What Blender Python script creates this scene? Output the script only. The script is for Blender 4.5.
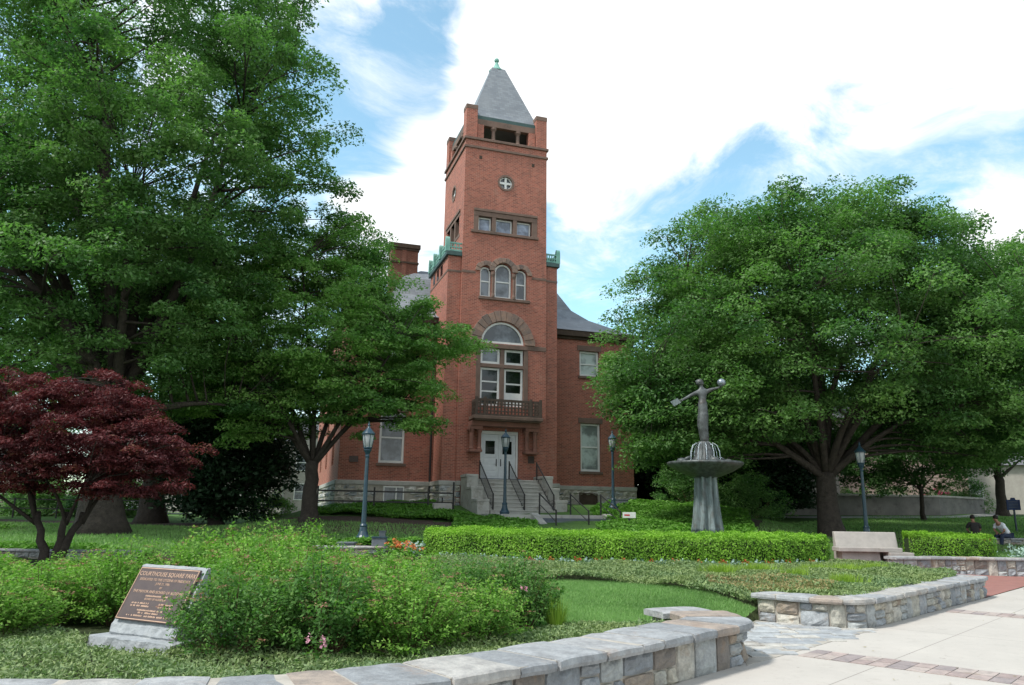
import bpy, bmesh, math, random
import numpy as np
from mathutils import Vector, Matrix
rad = math.radians
rng = np.random.default_rng(11)
random.seed(5)
for o in list(bpy.data.objects): bpy.data.objects.remove(o)
S = bpy.context.scene
COL = S.collection

# ------------------------------------------------------------------ camera
PITCH, ROLL = rad(12.7), rad(0.8)
cd = bpy.data.cameras.new('camera'); cam = bpy.data.objects.new('camera', cd); COL.objects.link(cam)
fwd = Vector((0, math.cos(PITCH), math.sin(PITCH))); up0 = Vector((0, -math.sin(PITCH), math.cos(PITCH))); r0 = Vector((1, 0, 0))
cr = r0*math.cos(ROLL) + up0*math.sin(ROLL); cu = -r0*math.sin(ROLL) + up0*math.cos(ROLL)
mt = Matrix((cr, cu, -fwd)).transposed().to_4x4(); mt.translation = Vector((0, 0, 1.6))
cam.matrix_world = mt
cd.sensor_width = 36; cd.lens = 27; cd.clip_end = 3000; cd.clip_start = .05
S.camera = cam
S.render.resolution_x = 1024; S.render.resolution_y = 685

# ------------------------------------------------------------------ light and sky
SUN_DIR = Vector((-0.78, -0.42, 1.25)).normalized()     # towards the sun
S.view_settings.view_transform = 'Standard'; S.view_settings.look = 'None'; S.view_settings.gamma = 1
S.view_settings.use_curve_mapping = False
S.view_settings.exposure = 0.5
sl = bpy.data.lights.new('sun', 'SUN'); sl.energy = 3.3; sl.angle = rad(9); sl.color = (1, .965, .90)
so = bpy.data.objects.new('sun', sl); COL.objects.link(so)
so.rotation_euler = SUN_DIR.to_track_quat('Z', 'Y').to_euler()

class NT:
    """small helper for node trees"""
    def __init__(s, nt): s.nt = nt; s.L = nt.links; s.x = 0
    def n(s, typ, **kw):
        nd = s.nt.nodes.new(typ)
        for k, v in kw.items():
            if k.startswith('i_'): pass
            else: setattr(nd, k, v)
        return nd
    def put(s, sock, v):
        if v is None: return
        if isinstance(v, bpy.types.NodeSocket): s.L.new(v, sock)
        elif isinstance(v, bpy.types.Node): s.L.new(v.outputs[0], sock)
        else:
            if isinstance(v, (tuple, list)) and len(v) == 3 and sock.type == 'RGBA': v = (*v, 1)
            sock.default_value = v
    def math(s, op, a, b=None, c=None, clamp=False):
        nd = s.n('ShaderNodeMath', operation=op, use_clamp=clamp)
        s.put(nd.inputs[0], a); s.put(nd.inputs[1], b)
        if c is not None: s.put(nd.inputs[2], c)
        return nd.outputs[0]
    def vmath(s, op, a, b=None):
        nd = s.n('ShaderNodeVectorMath', operation=op); s.put(nd.inputs[0], a); s.put(nd.inputs[1], b)
        return nd.outputs['Value'] if op in ('DOT_PRODUCT', 'LENGTH') else nd.outputs[0]
    def mix(s, f, a, b, blend='MIX'):
        nd = s.n('ShaderNodeMix', data_type='RGBA', blend_type=blend)
        s.put(nd.inputs[0], f); s.put(nd.inputs[6], a); s.put(nd.inputs[7], b); return nd.outputs[2]
    def noise(s, vec, scale, detail=3, rough=.55, dist=0, out=0):
        nd = s.n('ShaderNodeTexNoise'); s.put(nd.inputs['Vector'], vec)
        nd.inputs['Scale'].default_value = scale; nd.inputs['Detail'].default_value = detail
        nd.inputs['Roughness'].default_value = rough; nd.inputs['Distortion'].default_value = dist
        return nd.outputs[out]
    def ramp(s, f, stops, mode='LINEAR'):
        nd = s.n('ShaderNodeValToRGB'); e = nd.color_ramp.elements; nd.color_ramp.interpolation = mode
        while len(e) > 1: e.remove(e[-1])
        e[0].position = stops[0][0]; e[0].color = (*stops[0][1], 1)
        for p, c in stops[1:]:
            k = e.new(p); k.color = (*c, 1)
        s.put(nd.inputs[0], f); return nd.outputs[0]
    def mapr(s, f, a, b, c=0, d=1, smooth=False):
        nd = s.n('ShaderNodeMapRange'); nd.interpolation_type = 'SMOOTHSTEP' if smooth else 'LINEAR'
        s.put(nd.inputs[0], f)
        for i, v in enumerate((a, b, c, d)): nd.inputs[i+1].default_value = v
        return nd.outputs[0]

def pixdir(X, Y):      # direction in the sky a cloud stands in
    d = fwd + cr*((X-512)/768) - cu*((Y-342.5)/768); return d.normalized()

w = bpy.data.worlds.new('World'); S.world = w; w.use_nodes = True
T = NT(w.node_tree); w.node_tree.nodes.clear()
sky = T.n('ShaderNodeTexSky', sky_type='NISHITA'); sky.sun_disc = False
sky.sun_elevation = math.asin(SUN_DIR.z); sky.sun_rotation = math.atan2(SUN_DIR.x, SUN_DIR.y)
sky.air_density = 1.0; sky.dust_density = .6; sky.ozone_density = 1.6
tc = T.n('ShaderNodeTexCoord'); g = tc.outputs['Generated']
sep = T.n('ShaderNodeSeparateXYZ'); T.put(sep.inputs[0], g)
zc = T.math('MAXIMUM', T.math('ADD', sep.outputs[2], .16), .05)
cmb = T.n('ShaderNodeCombineXYZ')
T.put(cmb.inputs[0], T.math('DIVIDE', sep.outputs[0], zc)); T.put(cmb.inputs[1], T.math('DIVIDE', sep.outputs[1], zc))
cov = T.math('MULTIPLY', T.math('SUBTRACT', T.noise(cmb.outputs[0], 3.0, 11, .62, .9), .5), 2.9)
BL = [((720, -10), 20, .62), ((590, 40), 15, .42), ((820, 30), 17, .6), ((950, 70), 8, .65), ((530, 110), 7, .4), ((500, 50), 6, .3), ((620, 150), 7, .3), ((395, 182), 6, .75), ((330, 5), 5, .6), ((560, 190), 5, .25),
      ((600, 248), 5, .6), ((1010, 215), 5, .6), ((420, 240), 6, .3), ((425, 110), 5, .35), ((200, 120), 16, .1), ((375, 70), 9, -.7), ((430, 20), 4, -.35), ((470, 60), 7, .3), ((350, 130), 5, -.4), ((850, 165), 10, -.7), ((980, 140), 5, -.35), ((650, 290), 8, -.5), ((690, 200), 8, -.45), ((590, 300), 6, -.4), ((740, 165), 7, -.35), ((575, 215), 4, -.35)]
acc = cov
for (X, Y), rdeg, amt in BL:
    dt = T.vmath('DOT_PRODUCT', g, tuple(pixdir(X, Y)))
    acc = T.math('ADD', acc, T.mapr(dt, math.cos(rad(rdeg)), math.cos(rad(rdeg*.2)), 0, amt, True))
acc = T.math('ADD', acc, T.mapr(sep.outputs[2], .0, .25, .12, 0))
acc = T.math('ADD', acc, T.mapr(sep.outputs[1], .1, -.4, 0, .45))  # extra unseen cloud added behind the camera to brighten surfaces facing it
mask = T.math('MAXIMUM', T.mapr(acc, -.25, .75, 0, 1, True), T.mapr(T.noise(cmb.outputs[0], 3.2, 10, .68, .6), .44, .78, .04, .75, True))
shade = T.mapr(T.noise(cmb.outputs[0], 2.3, 5), .35, .7, .86, 1.06)
bgs = T.n('ShaderNodeBackground'); T.put(bgs.inputs[0], T.mix(1.0, sky.outputs[0], (1.35, 1.62, 1.35), 'MULTIPLY')); bgs.inputs[1].default_value = .145
bgc = T.n('ShaderNodeBackground'); T.put(bgc.inputs[0], (.97, .985, 1.0)); T.put(bgc.inputs[1], T.math('MULTIPLY', shade, 1.0))
ms = T.n('ShaderNodeMixShader'); T.put(ms.inputs[0], mask); T.L.new(bgs.outputs[0], ms.inputs[1]); T.L.new(bgc.outputs[0], ms.inputs[2])
wo = T.n('ShaderNodeOutputWorld'); T.L.new(ms.outputs[0], wo.inputs[0])
try: S.cycles.max_bounces = 6; S.cycles.transparent_max_bounces = 8
except Exception: pass

# ------------------------------------------------------------------ materials
M = {}
def newmat(name):
    m = bpy.data.materials.new(name); m.use_nodes = True; t = NT(m.node_tree)
    b = m.node_tree.nodes['Principled BSDF']; b.inputs['Specular IOR Level'].default_value = .3
    M[name] = m; return m, t, b
def bump(t, b, h, strength=.4, dist=.02):
    nd = t.n('ShaderNodeBump'); nd.inputs['Strength'].default_value = strength; nd.inputs['Distance'].default_value = dist
    t.put(nd.inputs['Height'], h); t.L.new(nd.outputs[0], b.inputs['Normal'])
def objc(t): return t.n('ShaderNodeTexCoord').outputs['Object']
def gen(name, c1, c2, scale=3, rough=.7, metal=0, bs=.3, bscale=30, bd=.01, c3=None, scale2=None, spec=.3):
    """two tone weathered surface"""
    m, t, b = newmat(name); o = objc(t)
    c = t.mix(t.mapr(t.noise(o, scale, 6, .65), .35, .65), c1, c2)
    if c3 is not None: c = t.mix(t.mapr(t.noise(o, scale2 or scale*.4, 7, .7), .55, .72), c, c3)
    t.put(b.inputs['Base Color'], c); b.inputs['Roughness'].default_value = rough; b.inputs['Metallic'].default_value = metal
    b.inputs['Specular IOR Level'].default_value = spec
    if bs: bump(t, b, t.noise(o, bscale, 5), bs, bd)
    return m
def stones(name, stops, rough=.8, var=.35, scale=9, bs=.6, stain=(.20, .15, .10)):
    """each stone has its own tone from the face attribute rnd, plus mottling"""
    m, t, b = newmat(name); o = objc(t)
    at = t.n('ShaderNodeAttribute', attribute_name='rnd')
    c = t.ramp(at.outputs['Fac'], stops, 'CONSTANT')
    n = t.noise(o, scale, 7, .7)
    c = t.mix(t.mapr(n, .3, .7, 0, var), c, (.75, .75, .74), 'OVERLAY')
    c = t.mix(t.mapr(n, .3, .6, .5, 0), c, (.11, .11, .115))
    n3 = t.noise(o, scale*5, 6, .75); c = t.mix(t.mapr(n3, .35, .65, 0, .45), c, (.8, .78, .74), 'OVERLAY')
    c = t.mix(t.mapr(t.noise(o, scale*.35, 5, .7), .57, .7, 0, .55), c, stain)
    t.put(b.inputs['Base Color'], c); b.inputs['Roughness'].default_value = rough
    bump(t, b, t.noise(o, scale*2.2, 8, .7), bs, .02); return m
def boxvec(t):
    """metres along the face and up, chosen by the face's own direction"""
    tcn = t.n('ShaderNodeTexCoord'); o = tcn.outputs['Object']; nn = tcn.outputs['Normal']
    so_ = t.n('ShaderNodeSeparateXYZ'); t.put(so_.inputs[0], o); sn = t.n('ShaderNodeSeparateXYZ'); t.put(sn.inputs[0], nn)
    f = t.math('GREATER_THAN', t.math('ABSOLUTE', sn.outputs[0]), .7)
    u = t.n('ShaderNodeMix', data_type='FLOAT'); t.put(u.inputs[0], f); t.put(u.inputs[2], so_.outputs[0]); t.put(u.inputs[3], so_.outputs[1])
    c = t.n('ShaderNodeCombineXYZ'); t.put(c.inputs[0], u.outputs[0]); t.put(c.inputs[1], so_.outputs[2]); return c.outputs[0], o
def brick(name, c1, c2, mortar, bw=.215, bh=.075, grime=True, flat=False, ms_=.011):
    m, t, b = newmat(name)
    if flat: o = objc(t); v = o
    else: v, o = boxvec(t)
    bt = t.n('ShaderNodeTexBrick'); t.put(bt.inputs['Vector'], v)
    bt.inputs['Scale'].default_value = 1; bt.inputs['Brick Width'].default_value = bw; bt.inputs['Row Height'].default_value = bh
    bt.inputs['Mortar Size'].default_value = ms_; bt.inputs['Mortar Smooth'].default_value = .3; bt.inputs['Bias'].default_value = 0
    t.put(bt.inputs['Color1'], c1); t.put(bt.inputs['Color2'], c2); t.put(bt.inputs['Mortar'], mortar)
    c = bt.outputs[0]
    n1 = t.noise(o, .55, 8, .7); n2 = t.noise(o, 5, 4, .6)
    c = t.mix(t.mapr(n2, .35, .7, 0, .5), c, (.62, .55, .50), 'OVERLAY')
    if grime:
        sp_ = t.n('ShaderNodeMapping'); t.put(sp_.inputs[0], v); sp_.inputs['Scale'].default_value = (3.2, .35, 1)
        c = t.mix(t.mapr(t.noise(sp_.outputs[0], 1, 6, .7), .52, .75, 0, .5), c, (.12, .07, .055))
        c = t.mix(t.mapr(t.noise(v, 9, 3, .7), .55, .75, 0, .45), c, (.46, .26, .20))
        c = t.mix(t.mapr(n1, .5, .72, 0, .45), c, (.18, .085, .062))
        c = t.mix(t.mapr(t.noise(o, 1.3, 7, .7), .56, .75, 0, .35), c, (.42, .27, .21))
    t.put(b.inputs['Base Color'], c); b.inputs['Roughness'].default_value = .85
    bump(t, b, bt.outputs['Fac'], -.35, .01); return m
brick('brick_red', (.36, .112, .078), (.19, .060, .045), (.36, .20, .155), ms_=.013)
brick('brick_chimney', (.22, .075, .05), (.17, .06, .04), (.2, .14, .11))
brick('brick_paving', (.30, .13, .115), (.24, .10, .09), (.2, .15, .13), bw=.2, bh=.1, grime=False, flat=True)
gen('brownstone', (.19, .125, .10), (.135, .092, .075), 3, .85, c3=(.085, .07, .06), scale2=.9)
gen('brownstone_red', (.27, .125, .095), (.20, .098, .078), 2.5, .85, c3=(.11, .075, .06))
gen('limestone', (.42, .41, .385), (.33, .325, .30), 2, .85, c3=(.2, .185, .16), scale2=1.2)
stones('rubble', [(0, (.46, .46, .44)), (.25, (.33, .34, .35)), (.5, (.24, .26, .28)), (.75, (.40, .385, .34))], scale=5, var=.5, bs=1)
stones('fieldstone', [(0, (.25, .265, .285)), (.18, (.31, .30, .265)), (.36, (.19, .205, .225)), (.5, (.36, .335, .28)), (.64, (.285, .30, .305)), (.78, (.25, .205, .165)), (.85, (.36, .345, .31)), (.94, (.165, .145, .13))], scale=8, bs=1.0, var=.55, stain=(.26, .17, .10))
stones('coping', [(0, (.25, .26, .275)), (.3, (.31, .30, .29)), (.5, (.20, .21, .225)), (.7, (.27, .275, .285)), (.88, (.26, .215, .185))], scale=6, bs=1.0, var=.5, stain=(.27, .19, .14))
stones('flagstone', [(0, (.30, .315, .33)), (.35, (.37, .36, .34)), (.7, (.25, .265, .285))], scale=5, bs=.6)
gen('mortar', (.42, .385, .34), (.30, .275, .24), 6, .95)
# slate
m, t, b = newmat('slate'); v, o = boxvec(t)
bt = t.n('ShaderNodeTexBrick'); t.put(bt.inputs['Vector'], v); bt.inputs['Scale'].default_value = 1; bt.inputs['Brick Width'].default_value = .3; bt.inputs['Row Height'].default_value = .16; bt.inputs['Mortar Size'].default_value = .012
t.put(bt.inputs['Color1'], (.20, .222, .245)); t.put(bt.inputs['Color2'], (.145, .162, .185)); t.put(bt.inputs['Mortar'], (.15, .155, .17))
t.put(b.inputs['Base Color'], t.mix(t.mapr(t.noise(o, 1.1, 6), .4, .7, 0, .5), bt.outputs[0], (.225, .24, .255))); b.inputs['Roughness'].default_value = .55; bump(t, b, bt.outputs['Fac'], -.4, .02)
gen('copper_green', (.14, .32, .27), (.22, .40, .35), 3, .7, c3=(.07, .16, .14), scale2=2)
gen('copper_dark', (.035, .075, .075), (.06, .10, .095), 3, .6)
gen('white_paint', (.72, .72, .70), (.64, .645, .64), 5, .5, bs=.05)
gen('door_paint', (.66, .68, .70), (.58, .60, .63), 5, .5, bs=.05)
gen('iron', (.018, .018, .02), (.03, .028, .028), 8, .5, c3=(.06, .035, .022), scale2=9)
gen('navy_paint', (.012, .038, .062), (.02, .055, .08), 6, .38, bs=.1, c3=(.09, .10, .11), scale2=16, spec=.5)
gen('navy_dark', (.012, .03, .10), (.02, .045, .13), 6, .5, bs=.1)
gen('bluestone', (.10, .115, .14), (.14, .155, .17), 4, .8)
gen('bench_stone', (.36, .335, .315), (.28, .265, .25), 3, .85, bscale=60, c3=(.24, .22, .20), scale2=2)
gen('wood_dark', (.05, .035, .025), (.08, .055, .04), 6, .8)
gen('lattice_wood', (.07, .05, .04), (.10, .075, .06), 8, .8)
gen('granite_rough', (.32, .34, .355), (.24, .255, .27), 12, .85, bs=.9, bscale=14, bd=.03, c3=(.4, .41, .41))
gen('bronze_plaque', (.072, .052, .05), (.092, .066, .06), 12, .45, metal=.3, bs=.2, bscale=200, bd=.002)
gen('bronze_letters', (.52, .34, .24), (.42, .27, .19), 20, .45, metal=.2, bs=0)
gen('statue_bronze', (.035, .038, .038), (.10, .112, .115), 7, .5, metal=.25, bs=.4, bscale=30, c3=(.05, .035, .028), scale2=3, spec=.5)
m, t, b = newmat('pedestal_bronze'); o = objc(t); mp = t.n('ShaderNodeMapping'); t.put(mp.inputs[0], o); mp.inputs['Scale'].default_value = (7, 7, .7)
nz = t.noise(mp.outputs[0], 1, 6, .65); c = t.ramp(nz, [(.32, (.035, .04, .04)), (.45, (.11, .14, .14)), (.58, (.17, .21, .22)), (.72, (.32, .37, .38))]); c = t.mix(t.mapr(t.noise(o, 4, 5), .5, .7, 0, .6), c, (.07, .06, .05))
t.put(b.inputs['Base Color'], c); b.inputs['Roughness'].default_value = .65; bump(t, b, nz, .4, .02)
gen('silver_ball', (.14, .17, .22), (.30, .34, .38), 5, .3, metal=.6, bs=0)
gen('bark_gray', (.07, .058, .048), (.036, .030, .026), 6, .95, bs=1, bscale=18, bd=.05)
gen('bark_dark', (.035, .028, .024), (.055, .045, .038), 6, .95, bs=1, bscale=18, bd=.04)
gen('stem_brown', (.09, .055, .03), (.13, .09, .05), 6, .9, bs=0)
gen('mulch', (.055, .035, .026), (.095, .065, .048), 9, 1, bs=1, bscale=40, bd=.04)
gen('skin', (.36, .19, .13), (.33, .17, .12), 6, .6, bs=0)
gen('hair', (.015, .011, .009), (.025, .018, .014), 20, .6, bs=0)
gen('cloth_white', (.78, .80, .86), (.7, .73, .80), 6, .9, bs=.2)
gen('cloth_dark', (.028, .026, .026), (.045, .04, .04), 6, .9, bs=.2)
gen('cloth_navy', (.02, .03, .06), (.03, .04, .075), 6, .9, bs=.2)
gen('red_print', (.5, .04, .05), (.45, .05, .05), 6, .6, bs=0)
gen('stucco_pale', (.36, .34, .31), (.29, .27, .25), 2, .9, c3=(.3, .26, .23))
gen('stucco_rose', (.34, .26, .23), (.28, .20, .18), 2, .9, c3=(.4, .36, .33))
gen('siding_gray', (.13, .13, .125), (.10, .10, .095), 2, .9)
gen('roof_gray', (.13, .13, .14), (.09, .09, .10), 3, .8)
gen('wall_gray', (.22, .21, .20), (.15, .145, .14), 1.5, .9, c3=(.09, .085, .08), scale2=2)
# dark glass
def glass(name, col, rough=.06, spec=.6):
    m, t, b = newmat(name); o = objc(t)
    t.put(b.inputs['Base Color'], t.mix(t.mapr(t.noise(o, 1.1, 4, .6), .42, .58), tuple(c*.55 for c in col), tuple(c*1.5 for c in col)))
    b.inputs['Roughness'].default_value = rough; b.inputs['Specular IOR Level'].default_value = spec
    bump(t, b, t.noise(o, 1.2, 2), .08, .05)
glass('glass_dark', (.006, .007, .009)); glass('glass_gray', (.12, .135, .155), .15); glass('glass_blind', (.33, .38, .37), .18, .5); glass('glass_curtain', (.22, .26, .34), .15)
m, t, b = newmat('lamp_glass'); t.put(b.inputs['Base Color'], (.62, .66, .68)); b.inputs['Roughness'].default_value = .15; b.inputs['Transmission Weight'].default_value = .55
m, t, b = newmat('water'); t.put(b.inputs['Base Color'], (.75, .84, .9)); b.inputs['Roughness'].default_value = .25; b.inputs['Transmission Weight'].default_value = .7; b.inputs['Specular IOR Level'].default_value = .6
# concrete slabs of the square, joints in the square's own grid
L0 = np.array([2.65, 9.1]); LD = np.array([.678, .735]); LN = np.array([-.735, .678])
m, t, b = newmat('concrete'); o = objc(t)
s_ = t.vmath('DOT_PRODUCT', o, (LD[0], LD[1], 0)); t_ = t.vmath('DOT_PRODUCT', o, (LN[0], LN[1], 0))
def joint(v, step, off):
    fr = t.math('FRACT', t.math('DIVIDE', t.math('ADD', v, off), step)); return t.math('LESS_THAN', t.math('ABSOLUTE', t.math('SUBTRACT', fr, .5)), .006/step*1.0)
j = t.math('MAXIMUM', joint(s_, 3.46, -.95), joint(t_, 2.2, .1))
c = t.mix(t.mapr(t.noise(o, .8, 8, .7), .3, .7), (.475, .44, .40), (.40, .372, .34))
c = t.mix(t.mapr(t.noise(o, 3.1, 8, .75), .55, .7, 0, .6), c, (.33, .30, .27))
c = t.mix(t.mapr(t.noise(o, 14, 4, .6), .62, .68, 0, .5), c, (.30, .27, .245))
c = t.mix(t.mapr(t.noise(o, 90, 3, .6), .3, .7, 0, .25), c, (.30, .28, .26))
c = t.mix(t.mapr(t.noise(o, 7, 2, .5), .72, .76, 0, .6), c, (.17, .15, .13))
c = t.mix(j, c, (.22, .2, .18)); t.put(b.inputs['Base Color'], c); b.inputs['Roughness'].default_value = .9
bump(t, b, t.noise(o, 140, 4), .3, .004)
def grassmat(name, a, b_, c3, sc=.6):
    m, t, b = newmat(name); o = objc(t)
    c = t.mix(t.mapr(t.noise(o, sc, 6, .6), .35, .65), a, b_)
    c = t.mix(t.mapr(t.noise(o, 30, 4, .7), .4, .75, 0, .6), c, c3)
    t.put(b.inputs['Base Color'], c); b.inputs['Roughness'].default_value = .95; b.inputs['Specular IOR Level'].default_value = .1
    bump(t, b, t.noise(o, 45, 5, .7), .9, .04)
grassmat('grass_ground', (.075, .15, .042), (.095, .175, .05), (.05, .10, .03))
grassmat('bed_soil', (.05, .06, .03), (.06, .085, .035), (.03, .03, .02))
def leafmat(name, stops, trans=.35, sc=.5, varc=None, rough=.55, trc=(1.0, 1.4, .6)):
    m = bpy.data.materials.new(name); m.use_nodes = True; t = NT(m.node_tree); M[name] = m
    b = m.node_tree.nodes['Principled BSDF']
    at = t.n('ShaderNodeAttribute', attribute_name='rnd')
    c = t.ramp(at.outputs['Fac'], stops)
    o = objc(t)
    c = t.mix(t.mapr(t.noise(o, sc, 4, .6), .35, .65, 0, .6), c, varc or tuple(x*1.35 for x in stops[-1][1]))
    t.put(b.inputs['Base Color'], c); b.inputs['Roughness'].default_value = rough; b.inputs['Specular IOR Level'].default_value = .25
    tr = t.n('ShaderNodeBsdfTranslucent'); t.put(tr.inputs[0], t.mix(1, c, trc, 'MULTIPLY'))
    mx = t.n('ShaderNodeMixShader'); mx.inputs[0].default_value = trans
    t.L.new(b.outputs[0], mx.inputs[1]); t.L.new(tr.outputs[0], mx.inputs[2]); t.L.new(mx.outputs[0], m.node_tree.nodes['Material Output'].inputs[0])
leafmat('leaf_big', [(0, (.032, .088, .031)), (.45, (.058, .142, .044)), (.85, (.102, .216, .066)), (1, (.16, .26, .09))], .42, .35)
leafmat('leaf_zelkova', [(0, (.026, .074, .025)), (.45, (.044, .114, .034)), (.85, (.080, .178, .052)), (1, (.14, .24, .07))], .42, .35)
leafmat('leaf_mid', [(0, (.045, .125, .032)), (.45, (.092, .21, .05)), (.85, (.17, .33, .085)), (1, (.24, .38, .11))], .42, .4)
leafmat('leaf_red', [(0, (.042, .014, .016)), (.5, (.085, .020, .022)), (.9, (.16, .036, .034)), (1, (.13, .07, .03))], .3, 1.2, (.11, .024, .028), trc=(1.2, .8, .8))
leafmat('leaf_conifer', [(0, (.010, .028, .012)), (1, (.018, .045, .018))], .1)
leafmat('leaf_far', [(0, (.045, .105, .035)), (1, (.075, .155, .05))], .4)
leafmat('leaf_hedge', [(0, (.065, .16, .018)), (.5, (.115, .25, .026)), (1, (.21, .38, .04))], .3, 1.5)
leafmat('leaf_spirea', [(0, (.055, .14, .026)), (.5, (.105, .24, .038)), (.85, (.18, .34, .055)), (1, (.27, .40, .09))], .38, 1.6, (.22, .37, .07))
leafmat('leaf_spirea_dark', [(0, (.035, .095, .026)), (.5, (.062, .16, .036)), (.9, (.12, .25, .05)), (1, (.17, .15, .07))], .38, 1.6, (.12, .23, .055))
leafmat('leaf_juniper', [(0, (.105, .175, .085)), (.6, (.16, .245, .11)), (1, (.25, .33, .14))], .2, .8, (.25, .30, .11))
leafmat('leaf_lime', [(0, (.17, .29, .035)), (1, (.27, .38, .06))], .3)
leafmat('leaf_cover', [(0, (.06, .15, .025)), (.6, (.085, .20, .03)), (1, (.12, .26, .04))], .3, .7)
leafmat('blade_lawn', [(0, (.10, .21, .065)), (.6, (.145, .27, .08)), (1, (.21, .34, .12))], .35, .5)
leafmat('leaf_rust', [(0, (.20, .15, .07)), (1, (.26, .22, .10))], .2)
leafmat('leaf_silver', [(0, (.16, .26, .22)), (1, (.30, .40, .36))], .1)
leafmat('petal_red', [(0, (.42, .05, .03)), (1, (.55, .12, .06))], .2, 2, (.5, .10, .05))
leafmat('petal_orange', [(0, (.5, .2, .05)), (1, (.6, .12, .06))], .2, 2, (.55, .2, .08))
leafmat('petal_pink', [(0, (.48, .16, .26)), (1, (.62, .34, .42))], .2, 2, (.6, .3, .4))
leafmat('petal_azalea', [(0, (.42, .03, .12)), (1, (.55, .06, .2))], .2, 2, (.5, .06, .18))
leafmat('blossom_rust', [(0, (.20, .10, .06)), (1, (.32, .17, .12))], .2, 2, (.3, .15, .11))

# ------------------------------------------------------------------ mesh helpers
class MB:
    def __init__(s, off=(0, 0, 0)): s.v = []; s.f = []; s.mi = []; s.r = []; s.off = off; s.cm = 0; s.cr = 0.
    def add(s, vs, fs):
        k = len(s.v); s.v += [tuple(p) for p in vs]
        for f in fs: s.f.append(tuple(i+k for i in f)); s.mi.append(s.cm); s.r.append(s.cr)
    def box(s, x0, x1, y0, y1, z0, z1, tf=None):
        vs = [(x, y, z) for z in (z0, z1) for y in (y0, y1) for x in (x0, x1)]
        if tf: vs = [tf(*p) for p in vs]
        s.add(vs, [(0, 2, 3, 1), (4, 5, 7, 6), (0, 1, 5, 4), (2, 6, 7, 3), (0, 4, 6, 2), (1, 3, 7, 5)])
        return s
    def prism(s, pts, y0, y1, axis='y'):
        """polygon in x,z pushed along y (or polygon in x,y pushed along z)"""
        n = len(pts)
        if axis == 'y': vs = [(p[0], y0, p[1]) for p in pts] + [(p[0], y1, p[1]) for p in pts]
        elif axis == 'x': vs = [(y0, p[0], p[1]) for p in pts] + [(y1, p[0], p[1]) for p in pts]
        else: vs = [(p[0], p[1], y0) for p in pts] + [(p[0], p[1], y1) for p in pts]
        s.add(vs, [tuple(range(n))[::-1], tuple(range(n, 2*n))] + [(i, (i+1) % n, n+(i+1) % n, n+i) for i in range(n)]); return s
    def tube(s, pts, rs, n=8, cap=True):
        pts = [Vector(p) for p in pts]
        if not isinstance(rs, (list, tuple)): rs = [rs]*len(pts)
        vs = []; ref = None
        for i, p in enumerate(pts):
            d = (pts[min(i+1, len(pts)-1)] - pts[max(i-1, 0)]).normalized()
            if ref is None: ref = Vector((1, 0, 0)) if abs(d.x) < .8 else Vector((0, 1, 0))
            a = (ref - d*ref.dot(d)).normalized(); bb = d.cross(a); ref = a
            for k in range(n):
                q = 2*math.pi*k/n; vs.append(p + (a*math.cos(q) + bb*math.sin(q))*rs[i])
        fs = [(i*n+k, i*n+(k+1) % n, (i+1)*n+(k+1) % n, (i+1)*n+k) for i in range(len(pts)-1) for k in range(n)]
        if cap: fs += [tuple(range(n))[::-1], tuple(range((len(pts)-1)*n, len(pts)*n))]
        s.add(vs, fs); return s
    def lathe(s, prof, n=24, c=(0, 0), flute=0, nf=0):
        vs = []
        for r_, z in prof:
            for k in range(n):
                q = 2*math.pi*k/n; rr = r_*(1 + (flute*math.cos(nf*q) if nf else 0)); vs.append((c[0]+rr*math.cos(q), c[1]+rr*math.sin(q), z))
        m_ = len(prof)
        fs = [(i*n+k, i*n+(k+1) % n, (i+1)*n+(k+1) % n, (i+1)*n+k) for i in range(m_-1) for k in range(n)]
        fs += [tuple(range(n))[::-1], tuple(range((m_-1)*n, m_*n))]
        s.add(vs, fs); return s
    def build(s, name, mats, parent=None, smooth=False, bevel=0, flip=True):
        me = bpy.data.meshes.new(name)
        ox, oy, oz = s.off
        me.from_pydata([(x-ox, y-oy, z-oz) for x, y, z in s.v], [], s.f)
        for m_ in ([mats] if isinstance(mats, str) else mats): me.materials.append(M[m_])
        me.polygons.foreach_set('material_index', s.mi)
        a = me.attributes.new('rnd', 'FLOAT', 'FACE'); a.data.foreach_set('value', s.r)
        bm = bmesh.new(); bm.from_mesh(me); bmesh.ops.recalc_face_normals(bm, faces=bm.faces); bm.to_mesh(me); bm.free()
        if smooth: me.polygons.foreach_set('use_smooth', [True]*len(me.polygons))
        me.update(); o = bpy.data.objects.new(name, me); COL.objects.link(o)
        if parent: o.parent = parent
        if bevel:
            b = o.modifiers.new('bevel', 'BEVEL'); b.width = bevel; b.segments = 2; b.limit_method = 'ANGLE'; b.angle_limit = rad(40)
        return o
def tag(o, label=None, cat=None, group=None, kind=None):
    for k, v in (('label', label), ('category', cat), ('group', group), ('kind', kind)):
        if v: o[k] = v
    return o
def thing(name, label, cat, loc=(0, 0, 0), rz=0, group=None):
    o = bpy.data.objects.new(name, None); COL.objects.link(o); o.location = loc; o.rotation_euler = (0, 0, rz); o.empty_display_size = .3
    return tag(o, label, cat, group)
def kids(o): return [c for c in bpy.data.objects if c.parent == o]
def dup(root, loc, rz=None, label=None, group=None, scale=None):
    def cp(o, par):
        c = o.copy(); COL.objects.link(c)
        if par: c.parent = par
        for k in kids(o): cp(k, c)
        return c
    r_ = cp(root, None); r_.location = loc
    if rz is not None: r_.rotation_euler = (0, 0, rz)
    if scale: r_.scale = (scale if isinstance(scale, tuple) else (scale,)*3)
    if label: r_['label'] = label
    if group: r_['group'] = group
    return r_
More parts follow.
